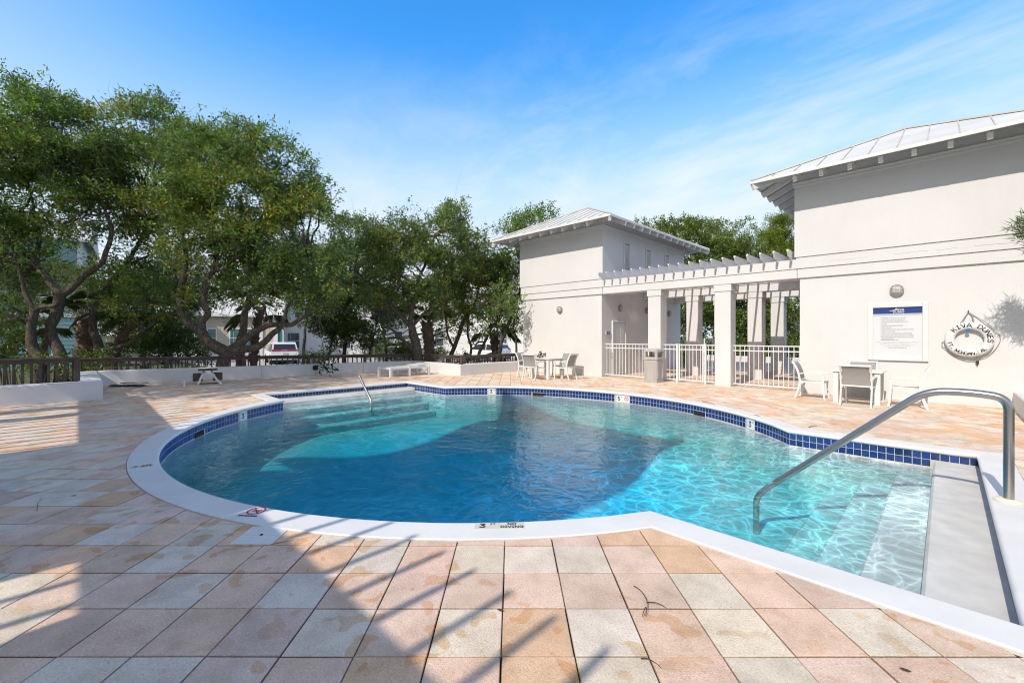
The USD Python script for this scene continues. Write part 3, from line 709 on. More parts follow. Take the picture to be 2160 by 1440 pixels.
# ---------------------------------------------------------------- low white walls
def wall_run(name, pts, t, h, label, side=1, z0=-0.15):
    P = np.array(pts, float)
    d = np.diff(P, axis=0); d /= np.linalg.norm(d, axis=1, keepdims=True)
    nrm = np.c_[-d[:, 1], d[:, 0]] * side
    m = [nrm[0]] + [(nrm[i] + nrm[i + 1]) / (1 + nrm[i] @ nrm[i + 1]) for i in range(len(nrm) - 1)] + [nrm[-1]]
    Q = P + np.array(m) * t
    poly = Polygon(np.vstack([P, Q[::-1]]))
    c = .018
    th = thing(name, label, 'wall')
    inn = poly.buffer(-c, join_style=2)
    ms = [polymesh(poly, z0, h - c)]
    a, b = np.array(poly.exterior.coords)[:-1], np.array(inn.exterior.coords)[:-1]
    if len(a) == len(b):
        if Polygon(a).exterior.is_ccw != Polygon(b).exterior.is_ccw:
            b = b[::-1]
        b = np.roll(b, -np.argmin(np.linalg.norm(b - a[0], axis=1)), 0)
        if not Polygon(a).exterior.is_ccw:
            a, b = a[::-1], b[::-1]
        n = len(a); V = np.vstack([np.c_[a, np.full(n, h - c)], np.c_[b, np.full(n, h)]]); i = np.arange(n); j = (i + 1) % n
        ms.append(trimesh.Trimesh(V, np.vstack([np.stack([i, j, n + j], 1), np.stack([i, n + j, n + i], 1)]), process=False))
        ms.append(polymesh(inn, h - .01, h))
    obj(th, 'wall_body', trimesh.util.concatenate(ms), M['lowwall'])
    return th


wall_run('low_wall', LW['a'], 0.42, 0.435, 'low white stucco seat wall at the left edge of the deck, turning a corner below the brown railing', 1)
wb = wall_run('low_wall', LW['b'], 0.30, 0.425, 'long low white stucco wall behind the pool below the oaks', 1)
wc = wall_run('low_wall', LW['c'], 0.30, 0.43, 'short low white wall with leaf shadows behind the lounge frame', 1)
wd = wall_run('low_wall', LW['d'], 0.30, 0.43, 'low white wall with a vent opening leading to the far pavilion', 1)
wall_run('low_wall', [(1.0, 13.85), (1.0, 4.2)], 0.35, 0.36, 'low white wall at the right edge beside the near pavilion', 1)
bq = np.array(LW['b'])
for s in (0.44, 0.62, 0.80):          # joints in the long wall
    L = np.r_[0, np.cumsum(np.linalg.norm(np.diff(bq, axis=0), axis=1))]
    p = np.array([np.interp(s * L[-1], L, bq[:, k]) for k in (0, 1)])
    obj(wb, 'control_joint', MB().box((p[0] - .004, p[1] - .004, 0.0), (p[0] + .004, p[1] + .004, .42)), M['crack'])
# black outlet box on the long wall
p = ground(665, 790.5); w = at(665, 775.5, (p[1] - p[0]) / S2)
ob = thing('outlet_box', 'small black electrical box on the face of the long low wall', 'outlet box', (w[0] + .02, w[1], w[2] - .08), 0)
obj(ob, 'box_body', MB().cbox((-.05, -.11, 0), (.09, .07, .17), .015), M['rubber']); obj(ob, 'box_cover', MB().cbox((.092, -.09, .03), (.11, .05, .19), .008), M['dark'])
p = ground(1042, 791); vx = -13.2
r = (1042 - 1080) / FPX; vv = vx * (1 + r) / (r - 1)
vb = obj(wd, 'vent_frame', MB().box((vx - .01, vv - .22, .06), (vx + .012, vv + .24, .09)).box((vx - .01, vv - .22, .27), (vx + .012, vv + .24, .29)).box((vx - .01, vv - .02, .09), (vx + .012, vv + .03, .27)).box((vx - .01, vv + .21, .09), (vx + .012, vv + .24, .27)).box((vx - .01, vv - .22, .09), (vx + .012, vv - .19, .27)), M['greyplastic'])
obj(vb, 'vent_opening', MB().box((vx - .005, vv - .19, .09), (vx + .004, vv + .21, .27)), M['dark'])

# ---------------------------------------------------------------- pavilions
def hip_roof(parent, u0, u1, v0, v1, ze, slope, th=0.05):
    hw = (u1 - u0) / 2; zr = ze + hw * slope; um = (u0 + u1) / 2
    a, b = (um, v0 + hw, zr), (um, v1 - hw, zr)
    c = [(u0, v0, ze), (u1, v0, ze), (u1, v1, ze), (u0, v1, ze)]
    V = np.array([*c, a, b] + [(x, y, z - th) for x, y, z in (*c, a, b)])
    F = [[0, 1, 4], [1, 2, 5], [1, 5, 4], [2, 3, 5], [3, 0, 4], [3, 4, 5]]
    F += [[6 + i for i in f[::-1]] for f in F]
    for i in range(4):
        j = (i + 1) % 4
        F += [[i, 6 + i, 6 + j], [i, 6 + j, j]]
    rf = obj(parent, 'roof', trimesh.Trimesh(V, F, process=False), M['roofmetal'])
    # seams on all four slopes, ridge and hip caps
    for f_i, (n, L) in enumerate((((0, 1), u1 - u0), ((1, 0), v1 - v0))):
        k = int(L / 0.46)
        for i in range(1, k):
            s = i * L / k
            reach = min(s, L - s, hw) - .04
            if reach < .15:
                continue
            for end in (0, 1):
                if f_i == 0:
                    x = u0 + s; p0, p1 = (x, v0 if end == 0 else v1, ze), (x, v0 + reach if end == 0 else v1 - reach, ze + reach * slope)
                else:
                    y = v0 + s; p0, p1 = (u0 if end == 0 else u1, y, ze), (u0 + reach if end == 0 else u1 - reach, y, ze + reach * slope)
                obj(rf, 'roof_seam', MB().bar(np.array(p0) + (0, 0, .012), np.array(p1) + (0, 0, .008), .022, .022), M['seam'])
    for q in c[:2]:
        obj(rf, 'hip_cap', MB().bar(np.array(q) + (0, 0, .02), np.array(a) + (0, 0, .02), .11, .035), M['roofmetal'])
    for q in c[2:]:
        obj(rf, 'hip_cap', MB().bar(np.array(q) + (0, 0, .02), np.array(b) + (0, 0, .02), .11, .035), M['roofmetal'])
    obj(rf, 'ridge_cap', MB().bar(np.array(a) + (0, 0, .02), np.array(b) + (0, 0, .02), .13, .035), M['roofmetal'])
    fa = MB(); t2 = .03
    fa.box((u0, v0 - t2, ze - .082), (u1, v0 - .002, ze - .008)).box((u0, v1 + .002, ze - .082), (u1, v1 + t2, ze - .008)).box((u0 - t2, v0 - t2, ze - .082), (u0 - .002, v1 + t2, ze - .008)).box((u1 + .002, v0 - t2, ze - .082), (u1 + t2, v1 + t2, ze - .008))
    obj(parent, 'fascia', fa, M['trim'])
    return zr


def pavilion(label, u0, u1, v0, v1, oh, ze=5.72, slope=0.48, full=True):
    th = thing('pavilion', label, 'pavilion')
    zs = ze - 0.02 + oh * slope - 0.06
    obj(th, 'lower_wall', polymesh(sbox(u0, v0, u1, v1), -.1, 3.10), M['stucco'])
    dz = ze - 5.72
    e = 0.050
    obj(th, 'lower_band', MB().cbox((u0 - e, v0 - e, 3.09), (u1 + e, v1 + e, 3.345), .006), M['stucco'])
    obj(th, 'upper_band', MB().cbox((u0 - .078, v0 - .078, 3.345), (u1 + .078, v1 + .078, 3.66), .006), M['stucco'])
    obj(th, 'upper_wall', polymesh(sbox(u0 - .105, v0 - .105, u1 + .105, v1 + .105), 3.655, zs), M['stucco'])
    obj(th, 'cornice', MB().cbox((u0 - .13, v0 - .13, 5.54 + dz), (u1 + .13, v1 + .13, 5.66 + dz), .012).cbox((u0 - .155, v0 - .155, 5.62 + dz), (u1 + .155, v1 + .155, 5.665 + dz), .012), M['stucco'])
    hip_roof(th, u0 - oh, u1 + oh, v0 - oh, v1 + oh, ze, slope)
    if full:
        def rafter(p0, p1, w=.085, h=.15):
            obj(th, 'eave_rafter', MB().bar(p0, p1, w, h), M['trim'])
        zi = ze + oh * slope - 0.165; zo = ze - 0.165
        n = round((u1 - u0) / .62)
        for i in range(n + 1):
            x = u0 + .05 + i * (u1 - u0 - .1) / n
            rafter((x, v0 + .02, zi), (x, v0 - oh + .09, zo + .01)); rafter((x, v1, zi), (x, v1 + oh, zo))
        n = round((v1 - v0) / .62)
        for i in range(n + 1):
            y = v0 + .05 + i * (v1 - v0 - .1) / n
            rafter((u0 + .02, y, zi), (u0 - oh, y, zo)); rafter((u1 - .02, y, zi), (u1 + oh, y, zo))
        for sx, sy in ((-1, -1), (1, -1), (-1, 1), (1, 1)):
            p = np.array([u0 if sx < 0 else u1, v0 if sy < 0 else v1]); q = p + np.array([sx, sy]) * (oh - .02)
            rafter((*p, zi), (*q, zo))
    return th


PA = pavilion('far white pavilion at the left end of the pergola, louvred upper side wall', -13.15, -9.10, 13.85, 20.65, 0.98)
PB = pavilion('near white pavilion at the right, with the rules board and life ring on its wall', -2.80, 1.25, 13.85, 20.65, 0.93)
PC = pavilion('white pavilion on the near side of the pool, shading the left of the deck', -7.98, -4.07, -7.6, -1.75, 0.62, 8.75)
# louvred openings in the side wall of the far pavilion
for vc in (15.45, 17.2, 18.95):
    fr = obj(PA, 'louvre', MB().box((-8.997, vc - .23, 3.86), (-8.955, vc - .18, 5.24)).box((-8.997, vc + .18, 3.86), (-8.955, vc + .23, 5.24)).box((-8.997, vc - .18, 5.19), (-8.955, vc + .18, 5.24)).box((-8.997, vc - .18, 3.86), (-8.955, vc + .18, 3.91)), M['trim'])
    sl = MB()
    for k in range(22):
        z = 3.935 + k * .057
        sl.bar((-8.977, vc - .18, z), (-8.977, vc + .18, z), .012, .05, up=(0.75, 0, 0.65))
    obj(fr, 'louvre_slats', sl, M['trim'], kind='stuff')
    obj(fr, 'louvre_backing', MB().box((-8.999, vc - .18, 3.91), (-8.9945, vc + .18, 5.19)), M['dark'])
# door in that wall
dr = obj(PA, 'door', MB().cbox((-9.11, 14.62, 0.02), (-9.075, 15.47, 2.05), .006), M['trim'])
obj(dr, 'door_frame', MB().cbox((-9.12, 14.53, 0.0), (-9.05, 14.61, 2.13), .008).cbox((-9.12, 15.48, 0.0), (-9.05, 15.56, 2.13), .008).cbox((-9.12, 14.612, 2.06), (-9.05, 15.478, 2.13), .008), M['trim'])
pn = MB()
for z0, z1 in ((.25, .95), (1.1, 1.85)):
    for y0, y1 in ((14.72, 14.99), (15.09, 15.37)):
        pn.cbox((-9.078, y0, z0), (-9.068, y1, z1), .006)
obj(dr, 'door_panels', pn, M['trim']); obj(dr, 'handle', MB().tube([(-9.07, 15.40, 1.0), (-9.02, 15.40, 1.0), (-9.02, 15.30, 1.0)], .012), M['steel'])
# cracks in the band of the near pavilion
cx_ = np.linspace(-2.3, 1.2, 60)
cz_ = 3.475 + .030 * (meshkit.fbm(np.c_[cx_ * 2.1, cx_ * 0, cx_ * 0], 4, 5) - .5) + .016 * (meshkit.noise(np.c_[cx_ * 9, cx_ * 0, cx_ * 0], 8) - .5)
gap_ = meshkit.noise(np.c_[cx_ * 4.0, cx_ * 0 + 5, cx_ * 0], 2)
for k in range(59):
    if gap_[k] > .30:
        t_ = .0022 + .0035 * max(0, (k - 15) / 45)
        obj(PB, 'crack', MB().bar((cx_[k], 13.7725, cz_[k]), (cx_[k + 1], 13.7725, cz_[k + 1]), .003, t_), M['crack'])

# ---------------------------------------------------------------- pergola between the pavilions
def pergola(label, u0, u1, vf, cols, rows, d, tail=0.5, spacing=0.35, zb=3.09, zt=3.60):
    """columns, beams along u at every row, rafters along v; d = +1 goes away from the pool"""
    th = thing('pergola', label, 'pergola')
    for v in rows:
        a, b = sorted((v, v + d * .46))
        for u in cols:
            c = obj(th, 'column', MB().cbox((u, a, -.03), (u + .46, b, zb + .002), .012), M['stucco'])
            obj(c, 'column_cap', MB().cbox((u - .025, a - .025, 2.88), (u + .485, b + .025, zb - .001), .008), M['stucco'])
        a2, b2 = sorted((v + d * .02, v + d * .44))
        bm = obj(th, 'beam', MB().cbox((u0, a2 - .06, zb), (u1, b2 + .06, 3.345), .008), M['stucco'])
        obj(bm, 'beam_upper', MB().cbox((u0, a2 - .085, 3.345), (u1, b2 + .085, zt), .008), M['stucco'])
    n = round((u1 - u0) / spacing)
    v0, v1 = vf - d * tail, rows[-1] + d * (.46 + tail)
    for i in range(n + 1):
        u = u0 + .12 + i * (u1 - u0 - .24) / n
        m = MB()
        z0, z1, w = zt - .03, zt + .235, .022
        prof = [(v0, z1), (v0, z1 - .05), (v0 + d * .10, z0 + .10), (v0 + d * .30, z0 + .07), (v0 + d * .34, z0), (v1 - d * .34, z0), (v1, z1 - .05), (v1, z1)]
        k = len(prof)
        V = np.array([(u - w, y, z) for y, z in prof] + [(u + w, y, z) for y, z in prof])
        F = [[0, a, a + 1] for a in range(1, k - 1)]
        # fan from the top front corner works: the profile is star shaped from there except at the notch, which is flush
        F = [[7, 0, 1], [7, 1, 2], [7, 2, 3], [7, 3, 4], [7, 4, 5], [7, 5, 6]]
        F += [[k + x for x in t[::-1]] for t in F]
        for a in range(k):
            b = (a + 1) % k
            F += [[a, k + a, k + b], [a, k + b, b]]
        tmz = trimesh.Trimesh(V, F, process=False)
        if d > 0:
            tmz.invert()
        obj(th, 'rafter', tmz, M['trim'])
    return th


PG = pergola('white pergola of square columns and open rafters between the two pavilions', -9.04, -2.86, 13.85, (-7.245, -5.03), (13.85, 16.97, 19.88), 1)
pergola('white pergola on the near side of the pool, its rafters casting the striped shadows', -3.95, 4.0, -3.06, (-3.05, 0.6, 3.3), (-3.06, -6.2), -1)
pergola('white pergola beyond the left frame edge, on the near side of the pool', -14.3, -8.3, -3.06, (-13.2, -11.95), (-3.06, -6.2), -1)
sw = thing('screen_wall', 'white screen wall closing the pergola on the near side of the pool', 'wall')
obj(sw, 'wall_body', MB().cbox((-2.58, -3.40, -.1), (4.0, -3.15, 3.06), .01), M['stucco'])
# low wall behind the pergola
wall_run('low_wall', [(-9.05, 21.2), (-2.85, 21.2)], 0.3, 0.62, 'low white wall closing the back of the pergola', 1)

# ---------------------------------------------------------------- white metal fence and gate
VF = 14.10


def metal_panel(name, label, cat, u0, u1, posts=(), skip_bottom=False, zoff=0.0, vf=VF):
    th = thing(name, label, cat)
    for nm, z in (('top_rail', 1.235), ('middle_rail', 1.085), ('bottom_rail', .085)):
        obj(th, nm, MB().cbox((u0, vf - .017, z - .017), (u1, vf + .017, z + .017), .004), M['whitemetal'])
    n = max(2, round((u1 - u0) / .128))
    for i in range(n):
        u = u0 + (i + .5) * (u1 - u0) / n
        obj(th, 'picket', MB().cbox((u - .009, vf - .009, .03 if False else .085), (u + .009, vf + .009, 1.235), .003), M['whitemetal'])
    for u in posts:
        obj(th, 'post', MB().cbox((u - .03, vf - .03, 0), (u + .03, vf + .03, 1.27), .006), M['whitemetal'])
    return th


metal_panel('metal_fence', 'white metal fence panel behind the rubbish bin, beside the far pavilion', 'fence', -9.10, -7.245)
metal_panel('metal_fence', 'narrow white metal fence panel just right of the rubbish bin', 'fence', -6.785, -6.36, posts=(-6.32,))
metal_panel('metal_fence', 'narrow white metal fence panel between the gate and the right front column', 'fence', -5.36, -5.03, posts=(-5.40,))
metal_panel('metal_fence', 'wide white metal fence panel between the right column and the near pavilion', 'fence', -4.57, -2.80)
gt = metal_panel('metal_gate', 'white metal gate between the two front columns of the pergola', 'gate', -6.22, -5.50)
for u in (-6.245, -5.475):
    obj(gt, 'stile', MB().cbox((u - .022, VF - .022, .05), (u + .022, VF + .022, 1.27), .005), M['whitemetal'])
obj(gt, 'latch', MB().cbox((-5.445, VF - .03, 1.0), (-5.415, VF + .02, 1.40), .006).tm(trimesh.creation.icosphere(2, .025).apply_translation([-5.43, VF, 1.43])), M['whitemetal'])

# ---------------------------------------------------------------- rubbish bin
bn = thing('rubbish_bin', 'square grey beige plastic rubbish bin with open hood before the left column', 'rubbish bin', (-6.87, 13.52, 0), 0)
def taper(w0, w1, z0, z1, c=.03):
    P = []
    for w, z in ((w0, z0), (w1, z1)):
        for sx, sy in ((-1, -1), (1, -1), (1, 1), (-1, 1)):
            P += [(sx * (w - c), sy * w, z), (sx * w, sy * (w - c), z)]
    return trimesh.convex.convex_hull(np.array(P))
obj(bn, 'body', trimesh.util.concatenate([taper(.225, .235, 0.0, .08, .02), taper(.222, .24, .07, .73)]), M['greyplastic'])
pn = MB()
for sx, sy in ((0, -1), (1, 0), (-1, 0), (0, 1)):
    for a, b in ((-.17, -.14), (.14, .17)):
        lo, hi = ((a, -.245, .14), (b, -.222, .66)) if sx == 0 else ((-.245, a, .14), (-.222, b, .66))
        if (sx, sy) == (0, 1): lo, hi = (a, .222, .14), (b, .245, .66)
        if (sx, sy) == (1, 0): lo, hi = (.222, a, .14), (.245, b, .66)
        pn.cbox(lo, hi, .004)
    lo, hi = {(0, -1): ((-.14, -.245, .63), (.14, -.226, .66)), (1, 0): ((.226, -.14, .63), (.245, .14, .66)), (-1, 0): ((-.245, -.14, .63), (-.226, .14, .66)), (0, 1): ((-.14, .226, .63), (.14, .245, .66))}[(sx, sy)]
    pn.cbox(lo, hi, .004)
obj(bn, 'panel_moulding', pn, M['greyplastic'])
hd = MB().tm(taper(.255, .25, .745, .84))
for sx in (-1, 1):
    for sy in (-1, 1):
        hd.cbox((sx * .2 - .045, sy * .2 - .045, .83), (sx * .2 + .045, sy * .2 + .045, 1.03), .015)
hd.tm(taper(.25, .24, 1.015, 1.07)).tm(taper(.24, .16, 1.065, 1.105, .05))
obj(bn, 'hood', hd, M['greyplastic'])
obj(bn, 'liner', MB().cbox((-.15, -.15, .842), (.15, .15, .86), .004), M['dark'])

# ---------------------------------------------------------------- bulkhead lamps
lampthing = None
def lamp(label, loc, rot):
    global lampthing
    if lampthing:
        return copy_of(lampthing, 'bulkhead_lamp', label, loc, rot, None)
    lampthing = t = thing('bulkhead_lamp', label, 'lamp', loc, rot)
    R = trimesh.transformations.rotation_matrix(math.pi / 2, [1, 0, 0])
    base = trimesh.creation.cylinder(.125, .05, sections=36).apply_transform(R).apply_translation([0, -.025, 0])
    rim = trimesh.creation.annulus(.105, .13, .03, sections=36).apply_transform(R).apply_translation([0, -.06, 0])
    obj(t, 'housing', trimesh.util.concatenate([base, rim]), M['lampmetal'], 40)
    dome = trimesh.creation.icosphere(3, .107); dome.apply_scale([1, .62, 1]); dome.apply_translation([0, -.05, 0])
    obj(t, 'lens', dome, M['lampglass'], True)
    cage = MB()
    for x in (-.045, .045):
        a = np.linspace(-1, 1, 11)
        h = math.sqrt(.115 ** 2 - x * x)
        cage.tube([(x, -.055 - .068 * math.sqrt(max(0, 1 - (x * x + (k * h) ** 2) / .1155 ** 2)), k * h) for k in a], .005, 6)
        cage.tube([(k * h, -.055 - .068 * math.sqrt(max(0, 1 - (x * x + (k * h) ** 2) / .1155 ** 2)), x) for k in a], .005, 6)
    obj(t, 'guard', cage, M['whitemetal'], True)
    return t
lamp('round caged wall lamp above the rules board on the near pavilion', (-.826, 13.85, 2.62), 0)
lamp('round caged wall lamp on the front wall of the far pavilion', (-11.08, 13.85, 2.60), 0)
lamp('round caged wall lamp above the door in the side wall', (-9.10, 15.13, 2.62), 90)
lamp('round caged wall lamp half hidden behind the left front column', (-9.10, 17.27, 2.62), 90)
lamp('round caged wall lamp deepest under the pergola, between the columns', (-9.10, 19.4, 2.56), 90)
# small blue door sign
ds = thing('door_sign', 'small navy sign with white edge beside the side door', 'sign', (-9.10, 14.245, 1.65), 90)
obj(ds, 'sign_plate', MB().cbox((-.16, -.018, -.07), (.16, -.0, .07), .004), M['signwhite']); obj(ds, 'sign_face', MB().cbox((-.075, -.022, -.055), (.15, -.0182, .055), .001), M['navy'])
obj(ds, 'lettering', frame(text('MEN', .045, True), (.04, -.0222, -.022), (1, 0, 0), (0, 0, 1), (0, -1, 0)), M['signwhite'])

# ---------------------------------------------------------------- rules board
BX0, BX1, BZ0, BZ1 = -1.363, -.282, .935, 2.31
rb = thing('rules_board', 'white framed board of pool rules with a navy header on the near pavilion', 'sign board', ((BX0 + BX1) / 2, 13.85, 0), 0)
w2 = (BX1 - BX0) / 2; fw = .10
for lo, hi in (((-w2, BZ0), (-w2 + fw, BZ1)), ((w2 - fw, BZ0), (w2, BZ1)), ((-w2 + fw + .001, BZ1 - fw), (w2 - fw - .001, BZ1)), ((-w2 + fw + .001, BZ0), (w2 - fw - .001, BZ0 + fw))):
    obj(rb, 'frame_board', MB().cbox((lo[0], -.055, lo[1]), (hi[0], 0, hi[1]), .008), M['trim'])
px0, px1, pz0, pz1 = -w2 + fw, w2 - fw, BZ0 + fw, BZ1 - fw
obj(rb, 'sheet', MB().box((px0, -.022, pz0), (px1, -.001, pz1 - .20)), M['signwhite'])
obj(rb, 'header', MB().box((px0, -.023, pz1 - .15), (px1, -.001, pz1)), M['navy'])
obj(rb, 'hours_strip', MB().box((px0, -.0225, pz1 - .20), (px1, -.001, pz1 - .1502)), M['signgrey'])
X_, Y_, Z_ = (1, 0, 0), (0, 0, 1), (0, -1, 0)
hdl = [frame(text('KIVA', .043, True), (.055, -.0232, pz1 - .075), X_, Y_, Z_), frame(text('DUNES', .043, True), (.03, -.0232, pz1 - .132), X_, Y_, Z_)]
wing = np.array([(-.15, .0), (-.10, .012), (-.06, .020), (-.035, .032), (-.025, .062), (.01, .062), (-.012, .052), (-.018, .028), (-.04, .008), (-.08, .0), (-.12, -.004)])
wp = polymesh(Polygon(wing), 0, .0015)
hdl.append(frame(wp, (.0, -.0232, pz1 - .083), X_, Y_, Z_))
obj(rb, 'header_lettering', trimesh.util.concatenate(hdl), M['signwhite'])
def fit(s, x0, z, h, width, m, bold=False):
    t = meshkit.text_mesh(s, h, .0015, bold); b = t.bounds; k = width / (b[1][0] - b[0][0])
    t.apply_translation([-b[0][0], 0, 0]); t.apply_scale([k, 1, 1])
    return frame(t, (x0, -.0226, z), X_, Y_, Z_)
W_ = px1 - px0
obj(rb, 'hours_lettering', fit('OUTDOOR POOL HOURS 9AM - 10PM', px0 + .05 * W_, pz1 - .188, .026, .88 * W_, None), M['greyink'])
lines = ['No lifeguard on duty, swim at your own risk', 'Private. Kiva Dunes owners & guests only', 'Please shower before entering the outdoor pool', 'No Diving', 'Running and rough play are prohibited', 'Please no smoking', 'Pets are not allowed in the outdoor pool area or premises', 'Please do not swim alone', 'Children must be accompanied by an adult at all times', 'Glass containers and electrical equipment are prohibited', 'Bathers with diarrhea, skin disease, lesions, etc, shall be', 'Please place trash in trash cans']
wid = [.50, .48, .54, .105, .445, .21, .655, .285, .62, .655, .65, .35]
ms, z = [], pz1 - .255
for i, (s, w) in enumerate(zip(lines, wid)):
    ms.append(trimesh.util.concatenate([fit('•', px0 + .145 * W_, z, .016, .010, None), fit(s, px0 + .175 * W_, z, .0155, w * W_, None, True)]))
    z -= .0465
    if i == 10:
        ms.append(fit('excluded from the pool', px0 + .175 * W_, z + .014, .0155, .26 * W_, None, True)); z -= .022
for m_ in ms:
    obj(rb, 'rule_line', m_, M['ink'])
ms = []
for s, w, dz in (('In case of an Emergency call Fort St. Morgan Fire Dept. and Paramedics', .88, 0), ('Baldwin County Health Dept.', .54, .026), ('Kiva Dunes Security', .70, .056), ('Address: Kiva Dunes Gulf Shores', .54, .09)):
    ms.append(fit(s, -w * W_ / 2, z - .002 - dz, .013, w * W_, None))
for m_ in ms:
    obj(rb, 'contact_line', m_, M['greyink'])
obj(rb, 'capacity_lettering', fit('Outdoor Pool Capacity: 38', -.19 * W_, z - .135, .02, .38 * W_, None), M['ink'])

# ---------------------------------------------------------------- life ring
LRX, LRZ = .36, 1.45
lr = thing('life_ring', 'white life ring with black lettering hung by rope on the near pavilion wall', 'life ring', (LRX, 13.85, LRZ), 0)
RM, RT = .302, .082
tor = trimesh.creation.torus(RM, RT, major_sections=64, minor_sections=24)
tor.apply_transform(trimesh.transformations.rotation_matrix(math.pi / 2, [1, 0, 0])); tor.apply_scale([1, .78, 1]); tor.apply_translation([0, -.085, 0])
obj(lr, 'ring_body', tor, M['ring'], True)
def ring_text(s, rad, a0, a1, h, outward):
    ms = []
    for i, ch in enumerate(s):
        if ch == ' ':
            continue
        a = math.radians(a0 + (a1 - a0) * i / (len(s) - 1))
        t = text(ch, h, True, depth=.003)
        t.apply_scale([1.12, 1, 1]); t = t.subdivide_to_size(.012)
        er = np.array([math.cos(a), 0, math.sin(a)])
        ey = er if outward else -er
        ex = np.array([ey[2], 0, -ey[0]])
        c = er * rad - ey * h / 2 + np.array([0, -.085 - RT * .78 - .0005, 0])
        m = frame(t, c, ex, ey, (0, -1, 0))
        # wrap on to the tube
        v = np.array(m.vertices); rr_ = np.hypot(v[:, 0], v[:, 2]) - RM
        drop = RT * .78 * (1 - np.sqrt(np.maximum(0.02, 1 - (rr_ / RT) ** 2))); v[:, 1] += drop
        m.vertices = v; ms.append(m)
    return trimesh.util.concatenate(ms)
obj(lr, 'name_lettering', ring_text('KIVA DUNES', .315, 138, -6, .085, True), M['black'])
obj(lr, 'place_lettering', ring_text('FT. MORGAN, AL', .305, 196, 318, .062, False), M['black'])
rp = MB()
hook = np.array([-.01, -.03, .60])
rp.tube(spline([(-.13, -.10, .36), (-.06, -.06, .50), hook], 8), .009, 6).tube(spline([hook, (.05, -.05, .52), (.07, -.12, .38)], 8), .009, 6).tube(spline([hook, (.1, -.02, .50), (.25, -.05, .36), (.37, -.03, .2)], 12), .007, 6)
rp.tube(spline([(.38, -.03, .16), (.44, -.03, .12), (.46, -.02, 0), (.40, -.03, -.18), (.26, -.04, -.36), (.12, -.05, -.42), (.11, -.05, -.36)], 24), .007, 6)
rp.tube(spline([(-.37, -.05, -.03), (-.42, -.03, -.08), (-.42, -.03, -.16), (-.37, -.04, -.2), (-.3, -.03, -.3), (-.15, -.03, -.42), (.0, -.03, -.47), (.10, -.03, -.47), (.13, -.04, -.42)], 30), .007, 6)
obj(lr, 'rope', rp, M['rope'], True)
obj(lr, 'hook', MB().tube([(-.01, 0, .62), (-.01, -.06, .61), (-.01, -.07, .64)], .012), M['steel'])
obj(lr, 'blue_tag', trimesh.creation.cylinder(.035, .02, sections=20).apply_transform(trimesh.transformations.rotation_matrix(math.pi / 2, [1, 0, 0])).apply_translation([-.02, -.12, .19]), M['bluecap'])
obj(lr, 'rope_band', trimesh.util.concatenate([trimesh.creation.torus(RT * .9, .016, major_sections=20, minor_sections=8).apply_transform(trimesh.transformations.rotation_matrix(math.radians(s), [0, 1, 0])).apply_translation([RM * math.cos(math.radians(-s)), -.085, RM * math.sin(math.radians(-s))]) for s in (62,)]), M['ring'], True)
obj(lr, 'brass_clip', MB().cbox((.10, -.05, -.53), (.15, -.02, -.46), .006).cbox((.115, -.045, -.57), (.135, -.025, -.53), .004), M['driedtwig'])

# ---------------------------------------------------------------- tables and chairs
def make_table(label, loc, rot):
    t = thing('patio_table', label, 'table', loc, rot)
    h = .46
    obj(t, 'tabletop', MB().cbox((-h, -h, .705), (h, h, .735), .008), M['whitemetal'])
    fr = MB()
    for s in (-1, 1):
        fr.box((-h + .1, s * (h - .09) - .015, .64), (h - .1, s * (h - .09) + .015, .704)).box((s * (h - .09) - .015, -h + .1, .64), (s * (h - .09) + .015, h - .1, .704))
    obj(t, 'apron', fr, M['whitemetal'])
    for sx in (-1, 1):
        for sy in (-1, 1):
            obj(t, 'leg', MB().cbox((sx * .37 - .05, sy * .37 - .05, 0), (sx * .37 + .05, sy * .37 + .05, .703), .006), M['whitemetal'])
    return t
T1 = make_table('white square patio table before the far pavilion wall', (-10.25, 12.05, 0), 0)
copy_of(T1, 'patio_table', 'white square patio table below the rules board', (-1.43, 12.78, 0), 0)
chair0 = None
